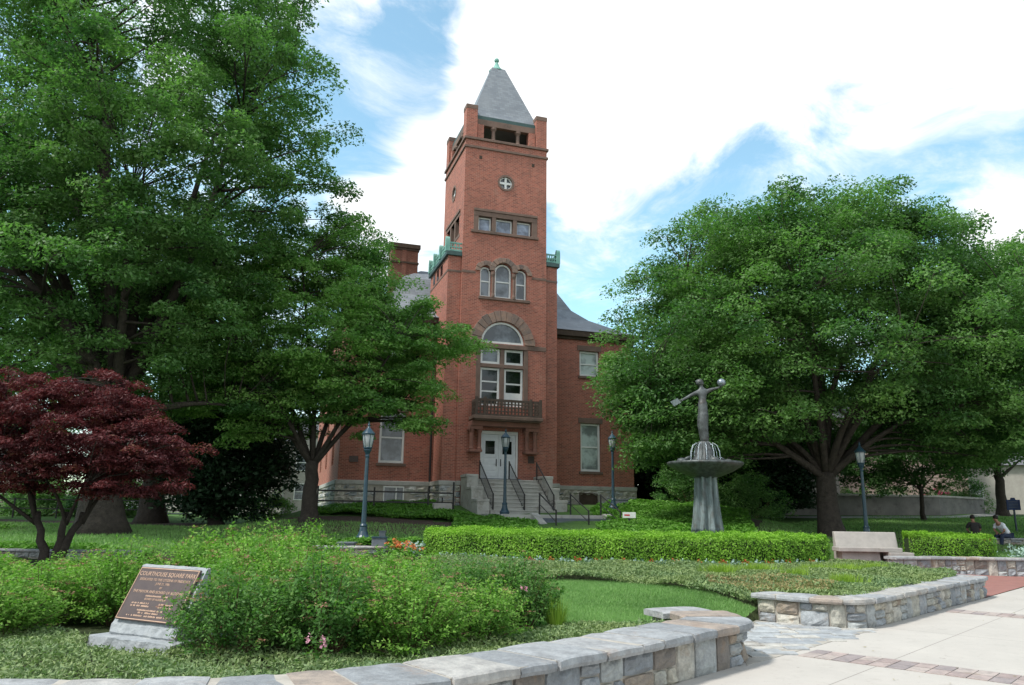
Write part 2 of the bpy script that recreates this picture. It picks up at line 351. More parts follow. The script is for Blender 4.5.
def fastmesh(name, verts, nper, mat, parent=None, rnd=None):
    """many small separate faces of nper corners each"""
    N = len(verts)//nper; me = bpy.data.meshes.new(name)
    me.vertices.add(len(verts)); me.vertices.foreach_set('co', np.ascontiguousarray(verts, dtype=np.float32).ravel())
    me.loops.add(N*nper); me.loops.foreach_set('vertex_index', np.arange(N*nper, dtype=np.int32))
    me.polygons.add(N); me.polygons.foreach_set('loop_start', np.arange(N, dtype=np.int32)*nper)
    me.materials.append(M[mat])
    if rnd is not None:
        a = me.attributes.new('rnd', 'FLOAT', 'FACE'); a.data.foreach_set('value', np.ascontiguousarray(rnd, dtype=np.float32))
    me.update(calc_edges=True); o = bpy.data.objects.new(name, me); COL.objects.link(o)
    if parent: o.parent = parent
    return o
def leaves(P, N, size, aspect=.55, R=None, jit=.3):
    """rhombic leaves at points P with normals N; returns vertex array"""
    R = R or rng; n = len(P)
    N = N/np.maximum(np.linalg.norm(N, axis=1, keepdims=True), 1e-6)
    a = R.normal(size=(n, 3)); a -= N*(a*N).sum(1, keepdims=True); a /= np.linalg.norm(a, axis=1, keepdims=True)
    b = np.cross(N, a); s = (size*(1+1.5*jit*R.uniform(-1, 1, n)))[:, None]
    V = np.empty((n, 4, 3)); V[:, 0] = P - a*s*.5; V[:, 2] = P + a*s*.5
    V[:, 1] = P + b*s*.5*aspect - N*s*.08; V[:, 3] = P - b*s*.5*aspect - N*s*.08
    return V.reshape(-1, 3)

# ------------------------------------------------------------------ terrain
def prof(y, pts): return np.interp(y, [p[0] for p in pts], [p[1] for p in pts])
def sstep(a, b, x): q = np.clip((x-a)/(b-a), 0, 1); return q*q*(3-2*q)
def H(x, y):
    x = np.asarray(x, float); y = np.asarray(y, float)
    Mi = prof(y, [(5, .28), (14, .32), (20, .40), (23, .5), (26, .75), (30, 1.15), (35, 1.6), (38, 2.05), (40, 2.2), (200, 2.5), (600, 3)])
    Lf = prof(y, [(5, .28), (18, .5), (27, .78), (45, 1.3), (200, 2.0), (600, 3)])
    Rt = prof(y, [(5, .2), (24, .38), (30, .62), (40, 1.3), (50, 2.1), (200, 2.6), (600, 3)])
    wl = 1-sstep(-13, -8, x); wr = sstep(9, 15, x)
    return Mi*(1-wl-wr) + Lf*wl + Rt*wr
def h(x, y): return float(H(x, y))
# paths of the walls' front faces
WALL1 = [(-9.5, 6.1), (-8, 5.65), (-6, 5.3), (-4.2, 5.13), (-2.6, 5.15), (-1.5, 5.42), (-.45, 6.03), (.73, 7.15), (1.75, 8.25), (2.6, 9.17)]
WALL2 = [(4.02, 13.05), (4.5, 12.55), (5.05, 12.22), (5.5, 12.35), (6.4, 13.25), (8.3, 15.3), (10.3, 17.4)]
PLZ = [(-60, -40), (80, -40), (80, 24.3), (11.6, 24.3), (13, 24.7), (13, 26.8), (9.6, 27), (9.3, 23), (9.0, 21.0), (10.2, 18.8), (10.3, 17.4)] + WALL2[-2::-1] + [(3.3, 11.9), (2.95, 10.6)] + WALL1[::-1] + [(-60, 9)]
def inpoly(x, y, poly):
    x = np.asarray(x, float); y = np.asarray(y, float); ins = np.zeros(x.shape, bool); n = len(poly)
    for i in range(n):
        x1, y1 = poly[i]; x2, y2 = poly[(i+1) % n]
        if y1 == y2: continue
        c = ((y1 > y) != (y2 > y)) & (x < (x2-x1)*(y-y1)/(y2-y1)+x1); ins ^= c
    return ins
def pz(x, y):     # level of the paved square: rises a little towards the bench
    d = (np.asarray(x)-L0[0])*LN[0] + (np.asarray(y)-L0[1])*LN[1]
    return .30*sstep(.8, 6.0, d)*sstep(16, 19, np.asarray(y))
LAWN = [(-.6, 8.6), (.9, 9.1), (1.8, 9.7), (3.0, 10.4), (4.0, 13.0), (3.6, 14.3), (2.7, 15.6), (1.2, 16.0), (-1.2, 15.6), (-1.6, 11)]
xs = np.concatenate([np.linspace(-600, -40, 15)[:-1], np.linspace(-40, -15, 34)[:-1], np.arange(-15, 19, .17), np.linspace(19, 50, 30)[1:], np.linspace(50, 700, 16)[1:]])
ys = np.concatenate([np.linspace(-80, 3.4, 12)[:-1], np.arange(3.4, 30, .17), np.linspace(30, 60, 50)[1:], np.linspace(60, 900, 22)[1:]])
X, Y = np.meshgrid(xs, ys); Z = H(X, Y); ip = inpoly(X, Y, PLZ)
def near(X_, Y_, pts, dmax):
    P_ = np.array(pts, float); best = np.full(X_.shape, 1e9)
    for a_, b_ in zip(P_[:-1], P_[1:]):
        d_ = b_-a_; q = np.clip(((X_-a_[0])*d_[0]+(Y_-a_[1])*d_[1])/(d_@d_), 0, 1); best = np.minimum(best, np.hypot(X_-a_[0]-d_[0]*q, Y_-a_[1]-d_[1]*q))
    return best < dmax
under = near(X, Y, WALL1, .5) | near(X, Y, WALL2, .34) | near(X, Y, [(11.7, 24.1), (13, 24.35), (21, 24.2)], .36)
# the open end of the lawn comes down to the flagstones
gap = sstep(3.2, 0, np.hypot(X-3.3, Y-11.6)); Z = Z*(1-.8*gap)
ip = ip | under
Z = np.where(ip, pz(X, Y)-.07, Z + .012*np.sin(X*3.1+Y*1.7)*np.cos(Y*2.3))
nx, ny = len(xs), len(ys); idx = np.arange(nx*ny).reshape(ny, nx)
F_ = np.stack([idx[:-1, :-1], idx[:-1, 1:], idx[1:, 1:], idx[1:, :-1]], -1).reshape(-1, 4)
cx = (X[:-1, :-1]+X[1:, 1:]).ravel()/2; cy = (Y[:-1, :-1]+Y[1:, 1:]).ravel()/2
MULCH = [[(-11.5, 27.5), (-2.5, 27.8), (-1.8, 31.5), (-5.6, 33.5), (-11, 33.8)], [(9, 28.2), (19, 29), (22, 33.8), (16, 37), (8, 36.5)], [(-26, 28), (-13, 29), (-11, 36), (-26, 38)]]
reg = np.zeros(len(cx), int)
for P_ in MULCH: reg[inpoly(cx, cy, P_)] = 1
bedm = (cy < 22.5) & (cx > -16) & (cx < 12) & ~inpoly(cx, cy, LAWN); reg[bedm] = 2
me = bpy.data.meshes.new('ground'); me.vertices.add(nx*ny); me.vertices.foreach_set('co', np.stack([X, Y, Z], -1).astype(np.float32).ravel())
me.loops.add(len(F_)*4); me.loops.foreach_set('vertex_index', F_.astype(np.int32).ravel()); me.polygons.add(len(F_)); me.polygons.foreach_set('loop_start', np.arange(len(F_), dtype=np.int32)*4)
for n_ in ('grass_ground', 'mulch', 'bed_soil'): me.materials.append(M[n_])
me.polygons.foreach_set('material_index', reg.astype(np.int32)); me.polygons.foreach_set('use_smooth', [True]*len(F_)); me.update(calc_edges=True)
ground = bpy.data.objects.new('ground', me); COL.objects.link(ground); tag(ground, kind='structure')
def Hg(x, y):
    x = np.asarray(x, float); y = np.asarray(y, float); z = H(x, y); return z*(1-.8*sstep(3.2, 0, np.hypot(x-3.3, y-11.6)))

pave = MB(); pp = [(-60, -40), (80, -40), (80, 24.2), (16.7, 24.25), (10.32, 17.40)] + [(p[0], p[1]) for p in WALL2[-2::-1]] + [(3.3, 11.9), (2.95, 10.6)] + WALL1[::-1] + [(-60, 9)]
pave.prism(pp, -.2, 0, 'z'); tag(pave.build('pavement', 'concrete'), kind='structure')
# brick walk between the walls, rising to the bench
WK = [(10.32, 17.42), (10.2, 18.8), (9.0, 21.0), (9.3, 23), (9.6, 27), (13, 26.8), (13, 24.7), (11.6, 24.3), (16.7, 24.3)]
mb = MB(); ids = {}; ns, nd = 110, 80
for j_ in range(nd):
    for i_ in range(ns):
        def wp(a_, b_): return L0 + LD*(11.27+a_*.1) + LN*(b_*.1)
        c_ = wp(i_+.5, j_+.5)
        if bool(inpoly(c_[0], c_[1], WK)) or (j_ < 2 and c_[1] < 24.2):
            q = []
            for a_, b_ in ((i_, j_), (i_+1, j_), (i_+1, j_+1), (i_, j_+1)):
                if (a_, b_) not in ids: ids[(a_, b_)] = len(mb.v); p_ = wp(a_, b_); mb.v.append((p_[0], p_[1], float(pz(p_[0], p_[1]))+.006))
                q.append(ids[(a_, b_)])
            mb.f.append(tuple(q)); mb.mi.append(0); mb.r.append(0)
ow = mb.build('brick_walk', 'brick_paving'); tag(ow, kind='structure')
# two bands of brick pavers crossing the concrete
def band(s0, wd, t0, t1, n=2):
    m_ = MB()
    k = 0; tt = t0
    while tt > t1:
        for r_ in range(n):
            a = s0 + r_*wd/n
            ln = .2
            q = [L0 + LD*(a+.006) + LN*(tt-.006), L0 + LD*(a+wd/n-.006) + LN*(tt-.006), L0 + LD*(a+wd/n-.006) + LN*(tt-ln+.006), L0 + LD*(a+.006)+LN*(tt-ln+.006)]
            m_.cr = random.random(); m_.prism([tuple(p) for p in q], .001, .006+random.random()*.003, 'z')
        tt -= .2
    return m_
stones('paver', [(0, (.31, .25, .235)), (.25, (.26, .205, .195)), (.5, (.33, .28, .26)), (.75, (.23, .195, .195))], scale=7, bs=.4)
sA = float((np.array([3.42, 9.89])-L0)@LD); sB = float((np.array([7.93, 14.65])-L0)@LD)
for s0 in (sA, sB, sA-7.0, sB+7.0):
    tag(band(s0, .6, -.12, -9).build('paver_band', 'paver'), kind='structure')

# irregular flagstones in the gap between the two walls
FG = [(2.68, 9.16), (2.95, 10.6), (3.3, 11.9), (4.02, 13.1), (5.2, 12.25), (5.42, 12.1)]
m_ = MB(); a_ = 0
yy = 8.9
while yy < 13.3:
    hh = random.uniform(.16, .3); xx = 2.4 + random.random()*.3
    while xx < 5.6:
        ww = random.uniform(.22, .55); cxm, cym = xx+ww/2, yy+hh/2
        if bool(inpoly(cxm, cym, FG)):
            j4 = lambda: random.uniform(-.02, .02)
            m_.cr = random.random(); zt = .012+random.random()*.014
            m_.prism([(xx+.012+j4()*.5, yy+.012), (xx+ww-.012, yy+.012+abs(j4())), (xx+ww-.012+j4()*.5, yy+hh-.012), (xx+.012, yy+hh-.012-abs(j4()))], -.04, zt, 'z')
        xx += ww
    yy += hh
tag(m_.build('flagstone_path', 'flagstone', bevel=.008), kind='structure')
m_ = MB(); m_.prism(FG, -.03, .006, 'z'); tag(m_.build('flagstone_bed', 'mortar'), kind='structure')

# ------------------------------------------------------------------ fieldstone garden walls
class Path:
    def __init__(s, pts, sub=.12):
        P = np.array(pts, float)
        # smooth with catmull-rom
        out = []
        for i in range(len(P)-1):
            p0 = P[max(i-1, 0)]; p1 = P[i]; p2 = P[i+1]; p3 = P[min(i+2, len(P)-1)]
            n = max(2, int(np.linalg.norm(p2-p1)/sub))
            for k in range(n):
                q = k/n; out.append(.5*((2*p1)+(-p0+p2)*q+(2*p0-5*p1+4*p2-p3)*q*q+(-p0+3*p1-3*p2+p3)*q**3))
        out.append(P[-1]); s.P = np.array(out); s.d = np.concatenate([[0], np.cumsum(np.linalg.norm(np.diff(s.P, axis=0), axis=1))]); s.L = s.d[-1]
    def at(s, q):
        e = .08; p = np.array([np.interp(q, s.d, s.P[:, 0]), np.interp(q, s.d, s.P[:, 1])])
        a, b = max(q-e, 0), min(q+e, s.L)
        t_ = np.array([np.interp(b, s.d, s.P[:, 0])-np.interp(a, s.d, s.P[:, 0]), np.interp(b, s.d, s.P[:, 1])-np.interp(a, s.d, s.P[:, 1])]); t_ /= np.linalg.norm(t_)
        return p, np.array([t_[1], -t_[0]])        # point, outward (to the right of the walking direction)
def rock(m_, f, s0, s1, z0, z1, depth=.05, k=3, bul=.022, R=random):
    """rough stone face in (s, z) between joints, f maps (s, out, z) to the world"""
    n = k+1; vs = []; rx = [[R.uniform(-1, 1) for _ in range(n+1)] for _ in range(n+1)]
    c = [R.uniform(0, .018) for _ in range(4)]
    for j_ in range(n+1):
        for i_ in range(n+1):
            a, b = i_/n, j_/n; edge = i_ in (0, n) or j_ in (0, n)
            inset = -.016 if edge else .014 + rx[j_][i_]*bul
            sa = s0 + (s1-s0)*a; zb = z0 + (z1-z0)*b
            if i_ == 0: sa += c[0]*(1-b)+c[1]*b
            if i_ == n: sa -= c[2]*(1-b)+c[3]*b
            if edge and (i_ in (0, n)) and (j_ in (0, n)): sa += (.012 if i_ == 0 else -.012); zb += (.010 if j_ == 0 else -.010)
            vs.append(f(sa, inset, zb))
    fs = [(j_*(n+1)+i_, j_*(n+1)+i_+1, (j_+1)*(n+1)+i_+1, (j_+1)*(n+1)+i_) for j_ in range(n) for i_ in range(n)]
    base = len(vs)
    ring = [i_ for i_ in range(n+1)] + [j_*(n+1)+n for j_ in range(1, n+1)] + [n*(n+1)+i_ for i_ in range(n-1, -1, -1)] + [j_*(n+1) for j_ in range(n-1, 0, -1)]
    for q in ring:
        i_, j_ = q % (n+1), q//(n+1); vs.append(f(s0+(s1-s0)*i_/n, -depth, z0+(z1-z0)*j_/n))
    for q in range(len(ring)): fs.append((ring[q], base+q, base+(q+1) % len(ring), ring[(q+1) % len(ring)]))
    m_.cr = R.random(); m_.add(vs, fs)
def stone_wall(name, label, pts, z0f, hgt, capw=.55, capt=.085, thick=.4, both=False, grp=None, cap_slab=(.32, .78), mat='fieldstone', ends=True, cell=(.22, .52)):
    pa = Path(pts); p0, _ = pa.at(0); zb = z0f
    root = thing(name, label, 'wall', (float(p0[0]), float(p0[1]), zb), group=grp); off = (float(p0[0]), float(p0[1]), zb)
    def fo(s, o_, z): p, n = pa.at(s); q = p+n*o_; return (q[0], q[1], z)
    def fi(s, o_, z): p, n = pa.at(s); q = p-n*(thick+o_); return (q[0], q[1], z)
    core = MB(off); n = max(2, int(pa.L/.2)); ring = []
    for i_ in range(n+1):
        s = pa.L*i_/n; a = fo(s, -.04, 0); b = fi(s, -.04, 0)
        ring.append((a[:2], b[:2]))
    zt = zb+hgt-capt
    vs = []
    for a, b in ring: vs += [(*a, zb-.3), (*b, zb-.3), (*b, zt), (*a, zt)]
    fs = []
    for i_ in range(n):
        k = i_*4
        fs += [(k, k+4, k+7, k+3), (k+3, k+7, k+6, k+2), (k+1, k+2, k+6, k+5)]
    fs += [(0, 3, 2, 1), (n*4, n*4+1, n*4+2, n*4+3)]; core.add(vs, fs); core.build('mortar_core', 'mortar', root)
    body = MB(off)
    def face(f, Ltot, s_start=0):
        s = s_start
        while s < Ltot-.02:
            ww = random.uniform(*cell)
            if Ltot-s-ww < .14: ww = Ltot-s
            z_ = zb-.02; H_ = zt - z_; r_ = random.random()
            if r_ < .42: cuts = [0, 1]
            elif r_ < .9: c_ = random.uniform(.3, .7); cuts = [0, c_, 1]
            else: cuts = [0, .33, .66, 1]
            for a, b in zip(cuts[:-1], cuts[1:]):
                if b-a < .5 and ww > .34 and random.random() < .5:
                    mid = s+ww*random.uniform(.4, .6)
                    rock(body, f, s+.009, mid-.009, z_+H_*a+.008, z_+H_*b-.008); rock(body, f, mid+.009, s+ww-.009, z_+H_*a+.008, z_+H_*b-.008)
                else: rock(body, f, s+.009, s+ww-.009, z_+H_*a+.008, z_+H_*b-.008)
            s += ww
    face(fo, pa.L)
    if both: face(lambda s, o_, z: fi(s, o_, z), pa.L)
    if ends:
        for s_e, sg in ((0, -1), (pa.L, 1)):
            p, nn = pa.at(s_e); tt = np.array([-nn[1], nn[0]])*sg
            def fe(s, o_, z, p=p, nn=nn, tt=tt): q = p - nn*s + tt*(o_); return (q[0], q[1], z)
            face(fe, thick)
    body.build('stonework', mat, root)
    cap = MB(off); mo = MB(off); s = -.07; ov = (capw-thick)/2
    while s < pa.L+.06:
        ww = random.uniform(*cap_slab); e = min(s+ww, pa.L+.07)
        if pa.L+.07-e < .25: e = pa.L+.07
        k = max(2, int((e-s)/.14)); nv = 7; vs = []; cap.cr = random.random(); dz = random.uniform(-.006, .008)
        for i_ in range(k+1):
            q = s+.012+(e-s-.024)*i_/k; qc = min(max(q, 0), pa.L); p, nn = pa.at(qc); tt = np.array([-nn[1], nn[0]]); p = p+tt*(q-qc)
            jo = random.uniform(-.016, .016); ji = random.uniform(-.016, .016)
            lw = .0
            if i_ in (0, k): lw = .008
            for o_, z in ((ov+jo-.012, zt), (ov+jo, zt+capt*.35), (ov+jo-.006, zt+capt*.85+dz-lw), (ov+jo-.028, zt+capt+dz-lw), (-thick/2+random.uniform(-.05, .05), zt+capt+dz+random.uniform(-.003, .005)-lw), (-thick-ov+ji+.025, zt+capt+dz-lw), (-thick-ov+ji, zt+capt*.8-lw), (-thick-ov+ji, zt)):
                r2 = p+nn*o_; vs.append((r2[0], r2[1], z))
        fs = [(i_*8+j_, (i_+1)*8+j_, (i_+1)*8+(j_+1) % 8, i_*8+(j_+1) % 8) for i_ in range(k) for j_ in range(8)] + [tuple(range(8)), tuple(range(k*8, k*8+8))[::-1]]
        cap.add(vs, fs); s = e
    s_ = 0; k = max(2, int(pa.L/.2)); vs = []
    for i_ in range(k+1):
        p, nn = pa.at(pa.L*i_/k)
        for o_, z in ((ov-.03, zt+.006), (ov-.03, zt+capt-.009), (-thick-ov+.035, zt+capt-.009), (-thick-ov+.035, zt+.006)): r2 = p+nn*o_; vs.append((r2[0], r2[1], z))
    mo.add(vs, [(i_*4+j_, (i_+1)*4+j_, (i_+1)*4+(j_+1) % 4, i_*4+(j_+1) % 4) for i_ in range(k) for j_ in range(4)]); mo.build('coping_mortar', 'mortar', root)
    cap.build('coping', 'coping', root)
    return root
G_W = 'fieldstone seat walls round the planting beds'
stone_wall('stone_wall', 'long curved fieldstone wall with grey coping nearest the viewer, in front of the plaque', WALL1 + [(2.78, 9.65), (2.68, 10.3)], 0, .45, capw=.76, thick=.56)
stone_wall('stone_wall', 'short return of fieldstone wall with worn coping, at the lawn edge', [(2.45, 10.75), (1.85, 10.5)], 0.05, .40, capw=.46, thick=.3)
stone_wall('stone_wall', 'fieldstone wall with bluish stones bounding the lime tufted bed, right of the flagstones', WALL2 + [(10.42, 17.75), (10.2, 18.2)], 0, .44, capw=.58, thick=.42)
stone_wall('stone_wall', 'farther fieldstone wall behind the red brick walk, running off right', [(11.7, 24.0), (13, 24.25), (14.6, 24.3), (17.0, 24.2), (21, 24.0)], 0, .55, capw=.6, thick=.42)
stone_wall('low_kerb_wall', 'low dark stone kerb wall behind the red maple trunk', [(-14.5, 18.9), (-11, 18.6), (-8.8, 18.7)], h(-11, 18.6)-.05, .26, capw=.34, thick=.25, capt=.06)
stone_wall('low_kerb_wall', 'low pale stone kerb wall at the foot of the left lamp post', [(-6.4, 21.6), (-4.6, 21.9), (-3.0, 22.6), (-2.2, 23.6)], h(-4, 22)-.05, .3, capw=.4, thick=.28, capt=.07)

# ------------------------------------------------------------------ courthouse
AB = rad(18); BO = (-2.635, 38.0, 2.0); OFF = (0, 0, 2.0)
court = thing('courthouse', 'red brick courthouse with tall square bell tower, slate spire and green copper balconies', 'building', BO, AB)
def B(): return MB(OFF)
def arcp(cx_, cz, r_, a0=0, a1=180, n=18): return [(cx_+r_*math.cos(rad(a0+(a1-a0)*i/n)), cz+r_*math.sin(rad(a0+(a1-a0)*i/n))) for i in range(n+1)]
def rect(u0, u1, z0, z1): return [(u0, z0), (u1, z0), (u1, z1), (u0, z1)]
def archop(u0, u1, z0, zs, n=14): r_ = (u1-u0)/2; return [(u0, z0), (u1, z0)] + arcp((u0+u1)/2, zs, r_, 0, 180, n)
def panel(mb, outer, holes, v0, v1, side=None):
    """wall with real openings; side=('x', f) maps (a, z, depth)"""
    bm = bmesh.new(); loops = []
    for lp in [outer]+holes:
        vs = [bm.verts.new((p[0], 0, p[1])) for p in lp]
        for i in range(len(vs)): bm.edges.new((vs[i], vs[(i+1) % len(vs)]))
        loops.append(len(lp))
    bmesh.ops.triangle_fill(bm, edges=bm.edges[:], use_beauty=True, use_dissolve=False)
    bm.verts.ensure_lookup_table(); bm.verts.index_update()
    tris = [[v.index for v in f.verts] for f in bm.faces]; co = [(v.co.x, v.co.z) for v in bm.verts]; bm.free()
    n = len(co)
    f3 = (lambda a, d, z: (a, d, z)) if side is None else side
    vs = [f3(a, v0, z) for a, z in co] + [f3(a, v1, z) for a, z in co]
    fs = [tuple(t_) for t_ in tris] + [tuple(i+n for i in t_[::-1]) for t_ in tris]
    k = 0
    for ln in loops:
        fs += [(k+i, k+(i+1) % ln, n+k+(i+1) % ln, n+k+i) for i in range(ln)]; k += ln
    mb.add(vs, fs)
# --- tower shell
TW = 4.65
tower = B()
bigarch_c = (2.27, 10.25); 
holes = [archop(.98, 1.58, 12.68, 14.05), archop(1.77, 2.72, 12.68, 14.12), archop(2.93, 3.55, 12.68, 14.05),
         rect(.82, 3.8, 16.27, 17.18), arcp(2.3, 19.17, .42, 0, 342, 19),
         rect(1.1, 3.42, 7.0, 10.2), [(1.1, 10.24), (3.42, 10.24)] + arcp(2.26, 10.24, 1.16, 0, 180, 18)[1:-1], rect(1.2, 3.2, 3.3, 5.75)]
def hsel(hs): return hs
panel(tower, rect(0, TW, 1.6, 21.5), holes, 0, .4)
sideL = lambda a, d, z: (d, a, z)
panel(tower, rect(.4, TW, 1.6, 21.5), [arcp(2.33, 19.17, .42, 0, 342, 19), rect(.95, 3.7, 16.27, 17.3)], 0, .4, sideL)
panel(tower, rect(.4, TW, 1.6, 21.5), [rect(.95, 3.7, 16.27, 17.3)], TW, TW-.4, sideL)
tower.box(.4, TW-.4, TW-.4, TW, 1.6, 21.5)
tower.build('tower_wall', 'brick_red', court)
def part1(name, mat, boxes, bev=.012):
    m_ = B()
    for b_ in boxes: m_.box(*b_)
    return m_.build(name, mat, court, bevel=bev)
for a in (0, TW-.62):
    for b_ in (0, TW-.62):
        pr_ = part1('corner_pier', 'brick_red', [(a, a+.62, b_, b_+.62, 21.5, 23.25)], 0)
        cp_ = B(); cp_.box(a-.02, a+.64, b_-.02, b_+.64, 23.25, 23.5); cp_.build('pier_cap', 'brownstone', pr_, bevel=.012)
for a, b_ in ((.66, 1.02), (TW-1.02, TW-.66)):
    for vv in (.1, TW-.5):
        part1('belfry_stub', 'brick_red', [(a, b_, vv, vv+.4, 21.5, 22.45)], 0); part1('belfry_stub', 'brick_red', [(vv, vv+.4, a, b_, 21.5, 22.45)], 0)
for z0, z1, p in ((20.93, 21.06, .07), (21.42, 21.56, .09)):
    part1('string_course', 'brownstone', [(-p, TW+p, -p, .12, z0, z1), (-p, .12, .12, TW-.12, z0, z1), (TW-.12, TW+p, .12, TW-.12, z0, z1), (-p, TW+p, TW-.12, TW+p, z0, z1)])
for vv in (.16, TW-.44):
    part1('belfry_lintel', 'brownstone', [(.62, TW-.62, vv, vv+.28, 22.45, 22.8)]); part1('belfry_lintel', 'brownstone', [(vv, vv+.28, .62, TW-.62, 22.45, 22.8)])
for q in (1.62, 3.03):
    for vv in (.3, TW-.3):
        for aa in (0, 1):
            c0 = B(); c0.lathe([(.15, 21.56), (.15, 21.7), (.105, 21.76), (.10, 22.22), (.17, 22.34), (.17, 22.45)], 12, (q, vv) if aa == 0 else (vv, q)); c0.build('belfry_column', 'brownstone', court)
# stone round the three-light window, front and sides
part1('window_hood', 'brownstone', [(.55, 4.12, -.07, .2, 17.36, 17.5), (.55, 4.12, -.02, .25, 17.1, 17.36)])
part1('window_sill', 'brownstone', [(.42, 4.17, -.10, .3, 16.12, 16.27)])
for a, b_ in ((.55, .82), (3.8, 4.12), (1.56, 1.78), (2.74, 2.96)): part1('window_jamb', 'brownstone', [(a, b_, -.015, .32, 16.27, 17.1)])
for xx, sg in ((0, 1), (TW, -1)):
    a, b_ = sorted((xx-.07*sg, xx+.2*sg)); a2, b2 = sorted((xx-.02*sg, xx+.25*sg)); part1('window_hood', 'brownstone', [(a, b_, .75, 3.95, 17.5, 17.64), (a2, b2, .75, 3.95, 17.3, 17.5)])
    part1('window_sill', 'brownstone', [(a2, b2, .75, 3.95, 16.1, 16.27)]); part1('window_jamb', 'brownstone', [(a2, b2, 1.75, 1.95, 16.27, 17.3)]); part1('window_jamb', 'brownstone', [(a2, b2, 2.75, 2.95, 16.27, 17.3)])
part1('window_sill', 'brownstone', [(.9, 3.72, -.09, .25, 12.53, 12.68)])
for q in (1.67, 2.82): c0 = B(); c0.lathe([(.11, 12.68), (.11, 12.8), (.075, 12.86), (.07, 13.75), (.12, 13.9), (.12, 14.05)], 12, (q, -.02)); c0.build('colonnette', 'brownstone', court)
for (a, b_) in ((-.01, .72), (3.84, TW+.01)): part1('belt_course', 'brownstone', [(a, b_, -.02, .1, 13.88, 14.02)])
for a, b_ in ((.0, .95), (3.6, TW)): part1('belt_course', 'brownstone', [(a-.005, b_+.005, -.025, .1, 10.0, 10.24)])
part1('transom', 'brownstone', [(.95, 3.6, -.07, .3, 9.98, 10.2)]); part1('transom', 'brownstone', [(1.1, 3.42, -.01, .3, 8.97, 9.16)])
for a, b_, d in ((.86, 1.10, -.03), (3.42, 3.66, -.03), (2.16, 2.38, .0)): part1('mullion', 'brownstone', [(a, b_, d, .3, 6.9 if d < 0 else 7.0, 9.98)])
# voussoirs
def arch_ring(m_, cx_, cz, r0_, r1_, n, v0, v1, a0=0, a1=180, g=.6):
    for i in range(n):
        q0 = rad(a0+(a1-a0)*i/n+g); q1 = rad(a0+(a1-a0)*(i+1)/n-g); m_.cr = random.random(); rr = r1_+random.uniform(-.03, .03); vv = v0-random.uniform(0, .03)
        pts = [(cx_+r_*math.cos(q), cz+r_*math.sin(q)) for r_, q in ((r0_, q0), (rr, q0), (rr, (q0+q1)/2), (rr, q1), (r0_, q1), (r0_, (q0+q1)/2))]
        m_.prism(pts, vv, v1)
stones('voussoir', [(0, (.21, .14, .112)), (.3, (.17, .118, .096)), (.6, (.24, .155, .12)), (.85, (.14, .10, .085))], scale=5, stain=(.07, .055, .05))
for cx_, cz, ra_, rb_, n_, v_, a0, a1 in ((2.27, 10.24, 1.19, 1.74, 15, -.07, 0, 180), (1.28, 14.05, .32, .60, 6, -.05, 25, 180), (2.245, 14.12, .49, .79, 9, -.07, 0, 180), (3.24, 14.05, .33, .60, 6, -.05, 0, 155)):
    vo = B(); arch_ring(vo, cx_, cz, ra_, rb_, n_, v_, .2, a0, a1, .25 if ra_ > 1 else .5); vo.build('arch_stones', 'voussoir', court, bevel=.012)
# round window surrounds
for sd in (0, 1):
    r_ = B(); n = 28
    f3 = (lambda a, d, z: (a, d, z)) if sd == 0 else (lambda a, d, z: (d, a, z))
    cc = 2.3 if sd == 0 else 2.33
    vs = []; fs = []
    for i in range(n):
        q = 2*math.pi*i/n
        for rr, d in ((.36, -.03), (.47, -.03), (.47, .08), (.36, .25)): vs.append(f3(cc+rr*math.cos(q), d, 19.17+rr*math.sin(q)))
    fs = [(i*4+j, ((i+1) % n)*4+j, ((i+1) % n)*4+(j+1) % 4, i*4+(j+1) % 4) for i in range(n) for j in range(4)]
    r_.add(vs, fs); wn = r_.build('round_window', 'brownstone', court)
    c_ = B()
    for a0, a1, z0, z1 in ((cc-.36, cc+.36, 19.11, 19.23), (cc-.06, cc+.06, 18.81, 19.11), (cc-.06, cc+.06, 19.23, 19.53)):
        p_ = [f3(a, d, z) for z in (z0, z1) for d in (.06, .14) for a in (a0, a1)]
        c_.add(p_, [(0, 2, 3, 1), (4, 5, 7, 6), (0, 1, 5, 4), (2, 6, 7, 3), (0, 4, 6, 2), (1, 3, 7, 5)])
    for i in range(n):
        q0 = 2*math.pi*i/n; q1 = 2*math.pi*(i+1)/n
        p_ = [f3(cc+rr*math.cos(q), d, 19.17+rr*math.sin(q)) for d in (.08, .16) for rr in (.31, .37) for q in (q0, q1)]
        c_.add(p_, [(0, 2, 3, 1), (4, 5, 7, 6), (0, 1, 5, 4), (2, 6, 7, 3), (0, 4, 6, 2), (1, 3, 7, 5)])
    c_.build('cross_muntin', 'white_paint', wn)
    p_ = B(); p_.add([f3(cc+.37*math.cos(2*math.pi*i/n), .17, 19.17+.37*math.sin(2*math.pi*i/n)) for i in range(n)], [tuple(range(n))]); p_.build('pane', 'glass_gray', wn)
# dark square putlog vents
for q in (.85, 3.85): k_ = B(); k_.box(q-.08, q+.08, -.012, .05, 20.35, 20.55); k_.build('wall_vent', 'wood_dark', court)

